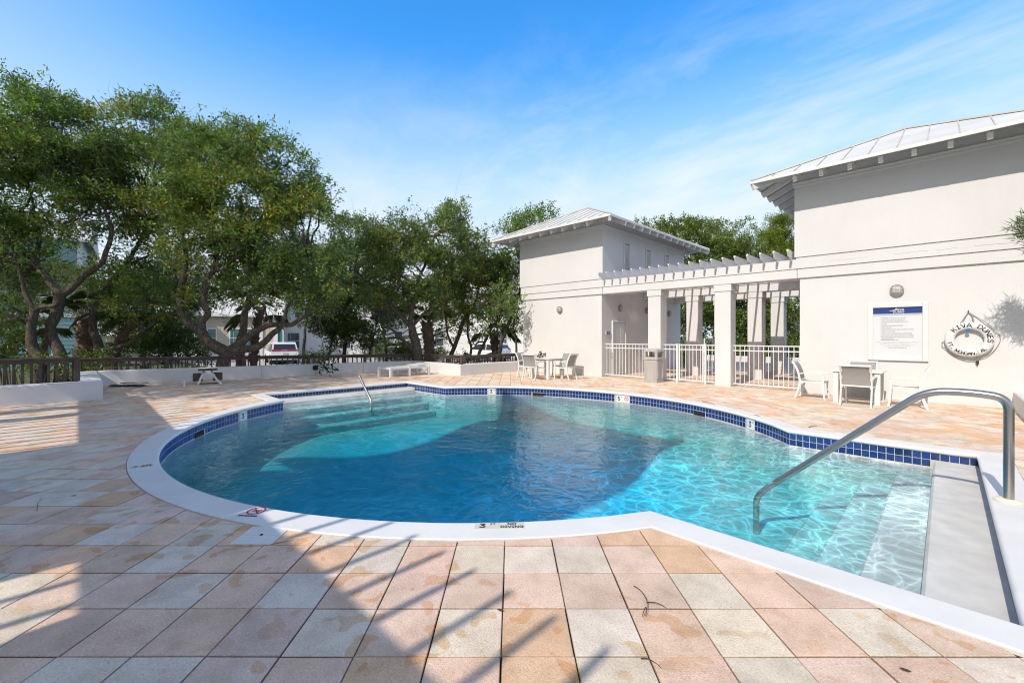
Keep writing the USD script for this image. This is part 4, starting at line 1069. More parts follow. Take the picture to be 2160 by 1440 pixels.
def chair(label, loc, rot):
    """local +y is where the sitter faces"""
    global chair0
    if chair0:
        return copy_of(chair0, 'patio_chair', label, loc, rot, None)
    chair0 = c = thing('patio_chair', label, 'chair', loc, rot)
    for s in (-1, 1):
        x = s * .265
        up = spline([(x, -.345, 0), (x, -.27, .22), (x, -.235, .42), (x, -.265, .62), (x, -.335, .80), (x, -.395, .90)], 14)
        m = MB()
        for i in range(len(up) - 1):
            m.bar(up[i], up[i + 1] + (up[i + 1] - up[i]) * .06, .028, .040, up=(0, 1, 0.2))
        obj(c, 'back_leg', m, M['whitemetal'])
        fl = spline([(x, .27, 0), (x, .245, .2), (x, .235, .42), (x, .25, .60)], 8)
        m = MB()
        for i in range(len(fl) - 1):
            m.bar(fl[i], fl[i + 1] + (fl[i + 1] - fl[i]) * .06, .028, .038, up=(0, 1, 0.2))
        obj(c, 'front_leg', m, M['whitemetal'])
        ar = spline([(x, -.25, .60), (x * 1.03, -.05, .635), (x * 1.03, .15, .635), (x, .29, .60)], 9)
        m = MB()
        for i in range(len(ar) - 1):
            m.bar(ar[i], ar[i + 1] + (ar[i + 1] - ar[i]) * .05, .05, .022)
        obj(c, 'armrest', m, M['whitemetal'])
        obj(c, 'seat_rail', MB().bar((x * .94, -.25, .41), (x * .94, .25, .425), .024, .034), M['whitemetal'])
    sv = []
    prof = spline([(0, .26, .43), (0, .05, .405), (0, -.17, .415), (0, -.225, .43)], 10)
    def sheet(pr, hw, thk=.006):
        pr = np.asarray(pr); n = len(pr); t = np.gradient(pr, axis=0); nn = np.cross(t, [1, 0, 0]); nn /= np.linalg.norm(nn, axis=1, keepdims=True)
        V = []
        for k in range(n):
            for x, sg in ((-hw, 1), (hw, 1), (hw, -1), (-hw, -1)):
                V.append(pr[k] + np.array([x, 0, 0]) + nn[k] * thk / 2 * sg)
        F = []
        for k in range(n - 1):
            for a in range(4):
                b = (a + 1) % 4
                F += [[4 * k + a, 4 * k + b, 4 * k + 4 + b], [4 * k + a, 4 * k + 4 + b, 4 * k + 4 + a]]
        F += [[0, 2, 1], [0, 3, 2], [4 * n - 4, 4 * n - 3, 4 * n - 2], [4 * n - 4, 4 * n - 2, 4 * n - 1]]
        return trimesh.Trimesh(np.array(V), F, process=False)
    obj(c, 'seat', sheet(prof, .238), M['sling'])
    obj(c, 'backrest', sheet(spline([(0, -.238, .47), (0, -.262, .62), (0, -.33, .80), (0, -.375, .868)], 10), .238), M['sling'])
    obj(c, 'top_rail', MB().bar((-.265, -.392, .893), (.265, -.392, .893), .03, .036), M['whitemetal'])
    obj(c, 'cross_rail', MB().bar((-.255, -.235, .445), (.255, -.235, .445), .024, .030).bar((-.255, .245, .415), (.255, .245, .415), .024, .03), M['whitemetal'])
    return c
chair('white chair with its grey back to the pool at the table below the rules board', (-1.36, 12.14, 0), -3)
chair('white chair at the left end of the table below the rules board', (-2.30, 12.80, 0), -90)
chair('white chair pulled out at the right end of the table below the rules board', (-.62, 12.72, 0), 92)
chair('white chair hidden behind the table below the rules board, against the wall', (-1.45, 13.42, 0), 180)
chair('white chair nearest the pool at the table before the far pavilion', (-10.22, 11.33, 0), 6)
chair('white chair at the left end of the table before the far pavilion', (-11.0, 11.86, 0), -82)
chair('white chair at the right end of the table before the far pavilion', (-9.52, 12.16, 0), 96)
chair('white chair on the wall side of the table before the far pavilion', (-10.15, 12.82, 0), 178)

# ---------------------------------------------------------------- handrails
def rail_path(pts, rad, n=7):
    P = [np.array(p, float) for p in pts]; out = [P[0]]
    for i in range(1, len(P) - 1):
        a, b = P[i - 1] - P[i], P[i + 1] - P[i]; la, lb = np.linalg.norm(a), np.linalg.norm(b)
        r = min(rad, .48 * la, .48 * lb); s, e = P[i] + a / la * r, P[i] + b / lb * r
        out += [(1 - t) ** 2 * s + 2 * t * (1 - t) * P[i] + t * t * e for t in np.linspace(0, 1, n)]
    return np.array(out + [P[-1]])
hr = thing('pool_handrail', 'large stainless handrail bending down into the near steps', 'handrail')
obj(hr, 'rail', MB().tube(rail_path([(.407, 6.01, 0.0), (.407, 6.01, .955), (.18, 6.01, .985), (-.135, 6.01, .975), (-1.58, 6.01, -.367), (-1.68, 6.01, -.50), (-1.68, 6.01, -.95)], .17, 10), .036, 20), M['steel'], True)
es = trimesh.creation.revolve(np.array([(.034, .013), (.095, .013), (.098, .022), (.085, .032), (.045, .040), (.034, .040)]), sections=36); es.apply_translation([.407, 6.01, 0])
obj(hr, 'escutcheon', es, M['escutcheon'], 40)
h2 = thing('pool_handrail', 'short stainless grab rail rising from the far steps', 'handrail')
a, b = ground(783, 844, -.25), np.array([-11.95, 5.73, .36])
d = (a - b)
obj(h2, 'rail', MB().tube(rail_path([b, b + d * 1.0, a + d * .12 + (0, 0, -.35)], .1), .034, 14), M['steel'], True)
obj(h2, 'end_cap', trimesh.creation.icosphere(2, .0345).apply_translation(b), M['steel'], True)

# ---------------------------------------------------------------- lounge frame, stand, mat
cl = thing('lounge_frame', 'low white lounge frame with an empty middle before the long low wall', 'lounge chair', (-14.85, 8.95, 0), 4)
L2, W2 = .92, .39
for s in (-1, 1):
    obj(cl, 'side_rail', MB().cbox((s * W2 - .03, -L2, .28), (s * W2 + .03, L2, .36), .008), M['whitemetal'])
    for y in (-L2 + .05, -.05, L2 - .05):
        obj(cl, 'leg', MB().cbox((s * W2 - .045, y - .045, 0), (s * W2 + .045, y + .045, .375), .008), M['whitemetal'])
for y in (-L2 + .06, .30, L2 - .06):
    obj(cl, 'cross_bar', MB().cbox((-W2 + .03, y - .03, .29), (W2 - .03, y + .03, .345), .006), M['whitemetal'])
for k in range(12):
    y = -L2 + .16 + k * .085
    obj(cl, 'slat', MB().cbox((-W2 + .03, y - .03, .345), (W2 - .03, y + .03, .362), .004), M['whitemetal'])
obj(cl, 'back_panel', MB().bar((0, .32, .38), (0, L2 + .02, .43), W2 * 1.9, .03), M['whitemetal'])
st = thing('board_stand', 'low stand of dark boards on two splayed white legs by the low wall', 'stand', (-16.5, 2.9, 0), 80)
for s, x1 in ((-1, -.26), (1, .36)):
    obj(st, 'leg', MB().tube(spline([(s * .09, .25, .44), (s * .15, .1, .28), (x1, -.22 if s < 0 else -.45, 0.02)], 8), .032, 8), M['whitemetal'], True)
obj(st, 'top_board', MB().cbox((-.26, .05, .43), (.26, .42, .475), .01), M['brownwood'])
for s in (-1, 1):
    obj(st, 'side_box', MB().cbox((s * .26 - .13, .15, .10), (s * .26 + .13, .42, .34), .01), M['brownwood'])
obj(st, 'stretcher', MB().tube(spline([(-.17, .12, .30), (-.1, .10, .16), (.1, .10, .16), (.17, .12, .30)], 10), .018, 8).tube([(-.16, .1, .31), (.16, .1, .31)], .016, 8), M['whitemetal'], True)
obj(st, 'prop_post', MB().cbox((-.60, -.44, 0), (-.565, -.405, .20), .006).cbox((-.61, -.45, 0), (-.555, -.395, .07), .006), M['whitemetal'])
obj(st, 'lower_bar', MB().cbox((-.25, -.10, .02), (.25, -.06, .05), .006), M['brownwood'])
mt = thing('rubber_mat', 'crumpled black mat lying under a pale board on the deck at the left', 'mat', (-17.55, 1.12, 0), 45)
gx_, gy_ = np.meshgrid(np.linspace(-.52, .5, 26), np.linspace(-.22, .2, 10), indexing='ij')
mz = .02 + .05 * meshkit.fbm(np.stack([gx_ * 5, gy_ * 5, gx_ * 0], -1), 3, 4) * (1 - (gy_ / .24) ** 2)
nj_ = 10; ii, jj = np.meshgrid(np.arange(25), np.arange(9), indexing='ij'); q = np.stack([ii * nj_ + jj, (ii + 1) * nj_ + jj, (ii + 1) * nj_ + jj + 1, ii * nj_ + jj + 1], -1).reshape(-1, 4)
obj(mt, 'mat_sheet', (np.c_[(gx_ + .03 * np.sin(gy_ * 20)).ravel(), gy_.ravel(), mz.ravel()], q), M['rubber'], True)
bd = thing('pale_board', 'pale thin board lying on the black mat at the left', 'board', (-17.65, 1.22, 0.075), 43)
obj(bd, 'board_body', MB().cbox((-.38, -.10, 0), (.40, .08, .025), .004), M['paleboard']); obj(bd, 'batten', MB().cbox((-.36, -.02, -.02), (-.30, .04, -.001), .004), M['paleboard'])

# twigs and dry leaves on the pavers
def litter(label, pts_px, r=.0025):
    th = thing('fallen_twig', label, 'twig')
    for pl in pts_px:
        P = np.array([ground(x, y, .006) for x, y in pl]); P[1:-1, 2] += .012
        obj(th, 'stem', MB().tube(spline(P, 10), np.linspace(r, r * .5, 10), 5), M['driedtwig'], True)
litter('forked dry twig lying across a pink paver before the right coping', [[(1337, 1235), (1352, 1250), (1364, 1270), (1362, 1298)], [(1364, 1270), (1385, 1275), (1405, 1281)], [(1362, 1280), (1358, 1292), (1355, 1300)]], .003)
litter('small dry twig near the joint at the bottom right of the deck', [[(1352, 1388), (1370, 1395), (1395, 1408)]])
litter('thin dark stem lying on a shaded paver at the left', [[(78, 1077), (80, 1062), (88, 1056), (82, 1050)]])
litter('tiny dark twig on the pavers beyond the right coping', [[(1706, 901), (1716, 899), (1724, 898)]], .006)
for x, y, a, lb in ((1055, 1286, 20, 'small brown leaf in a joint before the depth plaques'), (155, 1045, 70, 'dark leaf on a shaded paver at the left'), (1909, 1412, 10, 'dark leaf scrap on a paver at the bottom right')):
    p = ground(x, y, .006)
    lf = obj(None, 'fallen_leaf', flat(polymesh(Polygon([(-.02, 0), (-.008, .008), (.010, .007), (.022, 0), (.008, -.008), (-.01, -.006)]), 0, .002), p, a, -.006), M['driedtwig'], label=lb, cat='leaf', group=GROUPS['fallen_leaf'])

# ---------------------------------------------------------------- foliage
def leaf_mesh(P, D, L, W, rng):
    n = len(P)
    D = D / (np.linalg.norm(D, axis=1, keepdims=True) + 1e-9)
    s = rng.normal(size=(n, 3)); s -= D * (s * D).sum(1)[:, None]; s /= np.linalg.norm(s, axis=1, keepdims=True) + 1e-9
    l = (L * rng.uniform(.65, 1.3, n))[:, None]; w = (W * rng.uniform(.7, 1.25, n))[:, None]
    up = np.cross(D, s) * (w * .25)
    V = np.stack([P, P + D * l * .45 + s * w * .5 + up, P + D * l, P + D * l * .45 - s * w * .5 + up], 1).reshape(-1, 3)
    i = np.arange(n)[:, None] * 4
    F = np.concatenate([i + [0, 1, 2], i + [0, 2, 3]], 0)
    return V, F


def crown(parent, blobs, mats, rng, L=.11, W=.045, sprig=14, spread=.16, cols=((.050, .075, .016), (.075, .10, .020), (.035, .055, .014)), yellow=0.0, gap=.47, name='crown', droop=-.1, upw=.25):
    """blobs: (centre, radii, n leaves)"""
    PP, DD, CC_ = [], [], []
    for c, r, n in blobs:
        ns = int(n / sprig * 2.2) + 1
        u = rng.normal(size=(ns, 3)); u /= np.linalg.norm(u, axis=1, keepdims=True)
        rad = rng.random(ns) ** .42
        rad = np.where(rng.random(ns) < .10, rng.uniform(1.0, 1.28, ns), rad)
        P = np.array(c) + u * rad[:, None] * np.array(r)
        nz = meshkit.fbm(P * (0.9, 0.9, 1.3) + 7.3, 3, 3)
        keep = nz > np.quantile(nz, gap + .08)
        P, u = P[keep], u[keep]
        if not len(P):
            continue
        d = u * .7 + rng.normal(size=P.shape) * .45; d[:, 2] += upw
        d /= np.linalg.norm(d, axis=1, keepdims=True)
        k = sprig
        t = rng.random((len(P), k))
        pos = P[:, None] + d[:, None] * (t * spread * 2.2)[..., None] + rng.normal(size=(len(P), k, 3)) * spread * .42
        ld = d[:, None] * .8 + rng.normal(size=pos.shape) * .75; ld[..., 2] += droop
        base = np.array(cols)[rng.integers(0, len(cols), len(P))]
        if yellow:
            yz = meshkit.fbm(P * .55 + 31.7, 2, 9)
            hy = (yz > .55) & (rng.random(len(P)) < yellow)
            base[hy] = (.20, .195, .03)
        col = base[:, None] * rng.uniform(.6, 1.75, (len(P), k, 1))
        PP.append(pos.reshape(-1, 3)); DD.append(ld.reshape(-1, 3)); CC_.append(col.reshape(-1, 3))
    P, D, C = map(np.vstack, (PP, DD, CC_))
    V, F = leaf_mesh(P, D, L, W, rng)
    obj(parent, name, (V, F), mats, tint=np.repeat(C, 4, 0))
    return len(F)


def limb(path, rng, sides=9, n=None, wob=.03):
    """path: rows of x y z r"""
    p = np.array(path, float); n = n or max(8, len(p) * 5)
    q = spline(p, n)
    a = meshkit.fbm(q[:, :3] * 1.7 + 3.1, 2, 5) - .5
    b = meshkit.fbm(q[:, :3] * 1.7 + 13.7, 2, 6) - .5
    q[1:-1, 0] += a[1:-1] * wob * 4; q[1:-1, 1] += b[1:-1] * wob * 4
    rr_ = q[:, 3] * (1 + .22 * (meshkit.fbm(q[:, :3] * 3.3, 2, 8) - .5))
    return q[:, :3], rr_


def twigs(parent, starts, blobs, rng, n, rad=.010, name='twigs'):
    """thin grey twigs spreading from the limbs into the blobs"""
    m = MB()
    S = np.array(starts)
    for _ in range(n):
        c, r, _n = blobs[rng.integers(len(blobs))]
        e = np.array(c) + rng.normal(size=3) * np.array(r) * .5
        s = S[np.argmin(np.linalg.norm(S - e, axis=1) + rng.random(len(S)) * 1.5)]
        mid = (s + e) / 2 + rng.normal(size=3) * .25 * np.linalg.norm(e - s) * .5 + np.array([0, 0, -.08 * np.linalg.norm(e - s)])
        q = spline([s, mid, e], 7); q[1:-1] += rng.normal(size=(5, 3)) * .06
        ra = rad * min(2.2, .6 + np.linalg.norm(e - s) * .45)
        m.tube(q, np.linspace(ra, ra * .25, 7), 4, cap=False)
        for _k in range(3):
            j = rng.integers(2, 6); d = rng.normal(size=3) * .5 + (e - s) / (np.linalg.norm(e - s) + .1) * .5
            m.tube([q[j], q[j] + d * .45 + rng.normal(size=3) * .05, q[j] + d * .85 + rng.normal(size=3) * .1], [ra * .5, ra * .35, ra * .15], 3, cap=False)
    obj(parent, name, m, M['twig'], True, kind='stuff')


def px_blob(px, py, rx, ry, Z, dens=1.0, dz=0.0, rz=None, cov=3.0, L=.11, W=.045):
    c = at(px, py, Z + dz); k = (Z + dz) / FPX
    n = cov * dens * math.pi * rx * ry * k * k / (L * W * .5) * .62
    rr_ = np.array([rx * k, ry * k]); rd = rz or .8 * (rr_[0] + rr_[1]) / 2 + .3
    h = math.hypot(rr_[0], rd) / S2
    return (c, (h, h, rr_[1]), int(n))


def px_limb(pts, Z, dz=0.0):
    """pts: (px, py, r[, dZ])"""
    return [[*at(p[0], p[1], Z + (p[3] if len(p) > 3 else 0)), p[2]] for p in pts]


def tree(label, Z, limbs, blobs, seed, cat='tree', name='oak_tree', L=.135, W=.052, cov=4.8, ntw=60, group=None, gap=.36, base_z=-.3, **kw):
    rng = np.random.default_rng(seed)
    root = at(limbs[0][0][0], limbs[0][0][1], Z)
    th = thing(name, label, cat, group=group)
    m = MB(); pts = []
    for i, l in enumerate(limbs):
        pl = px_limb(l, Z)
        if i == 0:
            b = list(pl[0]); b[2] = min(base_z, b[2] - .2); b[3] *= 1.25
            pl = [b] + pl
        p, r = limb(pl, rng)
        r = r * .86
        m.tube(p, r, 10); pts += list(p[len(p) // 3:])
    tp = obj(th, 'trunk', m, M['bark'], True)
    bl = [px_blob(*b[:4], Z, *(b[4:6] if len(b) > 4 else ()), cov=cov, L=L, W=W) if len(b) <= 6 else px_blob(*b[:4], Z, b[4], b[5], b[6], cov=cov, L=L, W=W) for b in blobs]
    # secondary limbs towards every blob
    m2 = MB(); S = np.array(pts); ends = []
    for c, r, n in bl:
        for _ in range(3):
            e = np.array(c) + rng.normal(size=3) * np.array(r) * .42
            s = S[np.argmin(np.linalg.norm((S - e) * (1, 1, .8), axis=1))]
            mid = (s + e) / 2 + rng.normal(size=3) * .18; mid[2] -= .1 * abs(e[2] - s[2])
            q = spline([s, mid, e], 9); q[1:-1] += rng.normal(size=(7, 3)) * .05
            m2.tube(q, np.linspace(.045, .014, 9), 6, cap=False); ends += list(q[2:])
    obj(tp, 'limbs', m2, M['bark'], True, kind='stuff')
    twigs(th, ends + pts, bl, rng, ntw)
    crown(th, bl, M['leaf'], rng, L=L, W=W, gap=gap, **kw)
    return th


G_OAK = ((.098, .155, .032), (.135, .200, .042), (.062, .105, .028), (.120, .170, .062))
# left pair of oaks beyond the railing
tree('tall oak with a forked grey trunk beyond the railing at the far left', 16.0,
     [[(130, 762, .21), (112, 717, .19), (107, 700, .18), (125, 642, .19), (127, 618, .18)], [(127, 622, .14), (110, 602, .13), (90, 575, .12), (75, 555, .10), (82, 505, .08), (70, 440, .05), (60, 380, .03)], [(127, 622, .15), (150, 610, .14), (175, 585, .13), (207, 562, .11), (225, 525, .09), (235, 485, .08), (215, 430, .05), (180, 370, .03)]],
     [(30, 245, 75, 70), (-60, 300, 110, 120), (110, 255, 75, 65), (150, 300, 70, 70), (190, 300, 45, 55), (50, 340, 110, 80), (140, 380, 100, 60), (20, 430, 90, 60, .8), (120, 460, 90, 50, .6), (-40, 520, 70, 60, .6), (210, 420, 60, 60, .7), (60, 550, 60, 40, .35), (20, 600, 60, 40, .4)],
     11, cols=G_OAK, yellow=.2, ntw=110)
tree('slim dark oak trunk leaning at the far left edge beyond the railing', 15.6,
     [[(85, 765, .20), (70, 730, .18), (67, 700, .15), (72, 655, .14), (70, 645, .13)], [(70, 660, .10), (85, 648, .09), (112, 645, .07), (120, 640, .05)], [(70, 650, .10), (57, 625, .09), (45, 590, .07), (25, 520, .05), (10, 460, .03)]],
     [(-20, 480, 70, 60, .7), (30, 520, 50, 40, .5), (-30, 600, 60, 50, .6), (15, 670, 40, 30, .4)], 12, cols=G_OAK, ntw=50)
tree('dark leaning oak between the palms beyond the railing', 17.5,
     [[(205, 765, .20), (208, 730, .18), (195, 692, .15), (197, 652, .14), (220, 620, .13), (250, 575, .11), (270, 550, .09), (300, 500, .07), (320, 440, .05)], [(205, 740, .12), (235, 735, .10), (270, 725, .09), (300, 700, .07), (330, 680, .05)], [(197, 660, .08), (170, 670, .06), (150, 688, .05)], [(250, 575, .07), (300, 545, .05), (350, 530, .03)]],
     [(290, 265, 50, 50, .9), (350, 270, 70, 55), (385, 300, 45, 50), (280, 340, 75, 60), (345, 365, 85, 65), (270, 420, 90, 60), (350, 450, 90, 60, .8), (300, 510, 90, 45, .5), (260, 570, 70, 40, .45), (330, 590, 70, 50, .6), (300, 640, 60, 40, .5)],
     13, cols=G_OAK, yellow=.3, ntw=110)
tree('great spreading oak with snaking limbs beyond the middle of the railing', 15.9,
     [[(470, 768, .25), (476, 745, .24), (460, 733, .24), (437, 718, .21), (425, 700, .19), (397, 680, .16), (382, 655, .14), (380, 620, .14), (390, 580, .12), (392, 545, .10), (385, 500, .07), (400, 440, .05)],
      [(430, 705, .15), (425, 680, .13), (440, 660, .13), (428, 640, .12), (430, 600, .11), (455, 562, .10), (457, 517, .08), (450, 460, .06), (470, 390, .04)], [(455, 563, .07), (490, 550, .05), (520, 520, .04)],
      [(476, 748, .22), (500, 738, .19), (540, 733, .15), (573, 705, .12), (590, 693, .11)],
      [(478, 742, .20), (500, 728, .17), (520, 712, .13), (545, 695, .12), (573, 685, .11), (610, 685, .10), (637, 670, .09), (675, 645, .07), (692, 625, .06), (720, 595, .04)],
      [(590, 694, .09), (600, 670, .08), (612, 640, .06), (625, 600, .04), (640, 540, .03)]],
     [(440, 325, 80, 60), (500, 320, 65, 55), (545, 330, 55, 55), (600, 370, 60, 60), (625, 410, 55, 55), (480, 400, 110, 70), (410, 400, 70, 60), (560, 430, 90, 70), (640, 470, 60, 60), (670, 520, 55, 65), (450, 480, 100, 60, .85), (550, 510, 110, 60, .85), (620, 560, 90, 55, .7), (690, 590, 50, 45, .7), (420, 560, 80, 50, .6), (500, 590, 90, 45, .45), (580, 620, 80, 40, .35), (660, 640, 60, 35, .35), (400, 640, 40, 40, .4)],
     14, cols=G_OAK, yellow=.3, ntw=170)
tree('oak trunk with spiky stubs just right of the snaking oak', 17.2,
     [[(508, 765, .21), (507, 730, .19), (511, 700, .16), (517, 655, .14), (525, 630, .12), (540, 590, .09), (545, 540, .06)], [(520, 650, .08), (545, 625, .06), (570, 600, .04)]],
     [(540, 570, 70, 50, .5), (500, 540, 60, 40, .5), (580, 520, 70, 50, .6)], 15, cols=G_OAK, ntw=50)
tree('dense dark bushy oak behind the railing in the middle', 23.0,
     [[(726, 765, .14), (727, 740, .12), (730, 700, .10), (735, 660, .08), (740, 600, .05)], [(690, 760, .08), (700, 720, .07), (710, 680, .05)], [(780, 750, .06), (790, 700, .05), (800, 660, .03)]],
     [(700, 690, 50, 45, 1.2), (740, 680, 55, 50, 1.3), (720, 630, 60, 50, 1.1), (770, 700, 35, 35, .9), (780, 640, 50, 45, .9), (745, 560, 60, 50, .9), (700, 560, 50, 40, .8), (740, 500, 50, 40, .8)],
     16, cols=((.048, .070, .022), (.062, .088, .024), (.080, .105, .030)), ntw=60, L=.13, W=.06)
tree('pale forked oak growing through the railing behind the lounge frame', 19.6,
     [[(884, 768, .27), (880, 730, .24), (870, 695, .20), (866, 680, .18)], [(868, 690, .14), (849, 669, .12), (832, 653, .11), (822, 643, .10), (809, 619, .08), (780, 598, .06), (757, 578, .05), (742, 554, .03)], [(822, 645, .06), (800, 652, .05), (785, 635, .04), (765, 615, .03)], [(867, 684, .13), (870, 648, .12), (878, 623, .10), (880, 600, .08), (900, 550, .06), (915, 500, .04)], [(872, 685, .10), (892, 664, .08), (907, 651, .07), (920, 629, .06), (940, 590, .04)], [(880, 745, .10), (862, 728, .08), (845, 712, .07), (825, 695, .05), (805, 688, .03)]],
     [(765, 490, 45, 35, .8), (790, 530, 60, 45, .9), (855, 490, 45, 45, .9), (850, 540, 65, 45), (820, 590, 70, 45, .8), (880, 590, 60, 45, .8), (930, 500, 55, 50), (965, 460, 30, 30, .8), (920, 560, 60, 50), (960, 540, 55, 50, .9), (930, 620, 50, 40, .7), (1000, 520, 35, 40, .7), (800, 630, 40, 30, .4)],
     17, cols=((.085, .128, .030), (.112, .160, .038), (.060, .095, .028)), yellow=.1, ntw=150, L=.12, W=.055)
tree('cluster of thin slanting oak stems beyond the railing left of the far pavilion', 21.5,
     [[(945, 768, .13), (955, 740, .12), (965, 715, .12), (972, 690, .11), (985, 665, .09), (1000, 640, .06), (1010, 600, .04)], [(912, 765, .10), (910, 720, .09), (903, 690, .07), (915, 650, .05), (930, 610, .03)], [(985, 765, .08), (995, 735, .07), (985, 700, .06), (990, 660, .04)], [(958, 735, .07), (945, 705, .06), (940, 660, .05), (945, 620, .03)]],
     [(950, 470, 35, 35, .7), (990, 590, 55, 50), (950, 620, 50, 40, .9), (1020, 560, 45, 50, .9), (1010, 630, 50, 40, .9), (960, 660, 40, 25, .5), (1040, 600, 40, 45, .9), (1060, 560, 30, 40, .7)],
     18, cols=((.095, .138, .030), (.128, .170, .038), (.070, .105, .030)), yellow=.12, ntw=110, L=.12, W=.055)
tree('slanting pale oak stem beside the left corner of the far pavilion', 21.0,
     [[(1050, 768, .12), (1055, 735, .11), (1062, 710, .10), (1078, 670, .09), (1088, 640, .08), (1098, 600, .06), (1100, 540, .04)], [(1005, 766, .10), (1015, 735, .09), (1030, 705, .07), (1050, 675, .05)], [(1085, 766, .07), (1090, 720, .06), (1083, 690, .05), (1095, 650, .03)], [(1055, 740, .05), (1035, 745, .05), (1018, 752, .05)]],
     [(1080, 520, 35, 40, .8), (1110, 480, 40, 35, .8), (1140, 470, 35, 30, .7), (1075, 590, 40, 50, .9), (1060, 640, 45, 35, .8), (1085, 680, 30, 35, .7), (1040, 680, 40, 30, .5), (1060, 640, 20, 36, .8, -2.7)],
     19, cols=G_OAK, ntw=90, L=.12, W=.055)
# trees behind the pergola and pavilions
tree('leafy oak rising behind the pergola beside the far pavilion roof', 30.0,
     [[(1450, 770, .18), (1455, 700, .16), (1445, 640, .12), (1440, 560, .08), (1430, 500, .05)], [(1450, 700, .10), (1500, 650, .09), (1540, 610, .07)]],
     [(1400, 495, 40, 30, .8), (1440, 500, 45, 40), (1480, 505, 40, 35, .9), (1500, 560, 60, 50), (1430, 580, 60, 50), (1460, 640, 70, 50, 1.1), (1520, 660, 60, 50, 1.2), (1420, 690, 30, 40, .5)],
     21, cols=((.09, .128, .024), (.125, .165, .028), (.065, .095, .022)), ntw=70, L=.16, W=.07)
tree('leafy oak behind the pergola beside the near pavilion', 29.0,
     [[(1600, 775, .18), (1598, 700, .15), (1590, 640, .12), (1580, 560, .08)], [(1598, 690, .10), (1640, 640, .08), (1660, 590, .06)]],
     [(1540, 530, 40, 35, .9), (1580, 525, 35, 30, .9), (1560, 580, 60, 45), (1610, 580, 50, 50), (1590, 650, 70, 50, 1.2), (1660, 640, 50, 60, 1.2), (1640, 720, 50, 35, .9), (1560, 720, 50, 35, .9)],
     22, cols=((.09, .128, .024), (.125, .165, .028), (.065, .095, .022)), ntw=70, L=.16, W=.07)
tree('bright yellow green pine showing beside the near pavilion roof', 33.0,
     [[(1655, 770, .2), (1655, 650, .16), (1652, 560, .10), (1650, 490, .05)]],
     [(1640, 480, 35, 22, 1.2), (1670, 475, 30, 20, 1.2), (1620, 510, 40, 24, 1.2), (1665, 515, 40, 26, 1.2), (1640, 545, 55, 26, 1.2), (1690, 540, 40, 30, 1.2)],
     23, name='pine_tree', cols=((.11, .15, .012), (.14, .18, .014), (.08, .115, .012)), ntw=40, L=.22, W=.035, upw=.5)
tree('tall oak whose branches show left of the near pavilion eave', 36.0,
     [[(1530, 775, .2), (1535, 650, .15), (1560, 560, .1), (1580, 500, .05)]],
     [(1520, 490, 30, 22, .6), (1570, 490, 25, 25, .5), (1350, 490, 30, 25, .6), (1480, 480, 40, 22, .6), (1520, 540, 60, 35, .9)],
     24, cols=G_OAK, ntw=40, L=.17, W=.07)


def world_tree(label, base, h, blobs, seed, cols=G_OAK, L=.12, W=.05, cov=2.6, name='oak_tree', ntw=50, lean=(0, 0)):
    rng = np.random.default_rng(seed)
    th = thing(name, label, 'tree')
    b = np.array(base, float)
    p, r = limb([[*b, .26], [b[0] + lean[0] * .3, b[1] + lean[1] * .3, b[2] + h * .35, .2], [b[0] + lean[0] * .7, b[1] + lean[1] * .7, b[2] + h * .7, .12], [b[0] + lean[0], b[1] + lean[1], b[2] + h * .95, .05]], rng)
    m = MB().tube(p, r, 10)
    bl = []
    for c, rad, dens in blobs:
        rad = np.array(rad, float)
        bl.append((np.array(c, float), rad, int(cov * dens * math.pi * rad[0] * rad[2] / (L * W * .5) * .62)))
    m2 = MB(); ends = []
    for c, rad, n in bl:
        for _ in range(3):
            e = c + rng.normal(size=3) * rad * .4; s = p[np.argmin(np.linalg.norm(p[len(p) // 3:] - e, axis=1)) + len(p) // 3]
            q = spline([s, (s + e) / 2 + rng.normal(size=3) * .2, e], 8); m2.tube(q, np.linspace(.06, .015, 8), 6, cap=False); ends += list(q[2:])
    tp = obj(th, 'trunk', m, M['bark'], True); obj(tp, 'limbs', m2, M['bark'], True, kind='stuff')
    twigs(th, ends, bl, rng, ntw)
    crown(th, bl, M['leaf'], rng, L=L, W=W, cols=cols)
    return th


# oaks of the same row just outside the frame at the left: they dapple the deck
world_tree('oak of the row just outside the left edge of the frame', (-16.6, -3.8, -.3), 10.5, [((-15.6, -3.7, 5.2), (2.2, 1.6, 1.2), 1.2), ((-16.6, -3.9, 7.2), (2.3, 1.7, 1.3), 1.2), ((-14.9, -4.0, 7.6), (1.7, 1.6, 1.1), 1), ((-16.0, -3.9, 9.2), (2.3, 1.8, 1.2), 1.2), ((-16.3, -4.2, 11.0), (2.0, 1.8, 1.1), 1.1), ((-17.2, -3.2, 3.9), (1.6, 1.1, .8), .8), ((-13.7, -4.2, 4.6), (1.5, 1.4, 1.0), 1), ((-13.4, -4.4, 6.6), (1.5, 1.5, 1.2), 1), ((-13.6, -4.4, 8.6), (1.6, 1.6, 1.2), 1), ((-13.9, -4.4, 10.6), (1.5, 1.6, 1.0), .9)], 31)
world_tree('second oak of the row, further outside the left edge', (-17.5, -6.5, -.3), 9, [((-16.8, -6.2, 7.6), (2.2, 2.0, 1.2), 1), ((-18.4, -5.6, 8.6), (2.0, 1.8, 1.2), 1), ((-15.2, -7.4, 8.4), (1.7, 1.6, 1.0), .8), ((-17.2, -7.6, 9.4), (1.9, 1.9, 1.0), .9)], 32)
world_tree('oak beyond the railing corner at the left edge of the frame', (-21.8, -3.6, -.4), 8, [((-21.0, -3.6, 6.6), (1.9, 1.7, 1.2), 1), ((-19.8, -4.2, 7.8), (1.7, 1.7, 1.1), 1), ((-22.4, -2.9, 8.2), (1.8, 1.6, 1.2), 1)], 33)

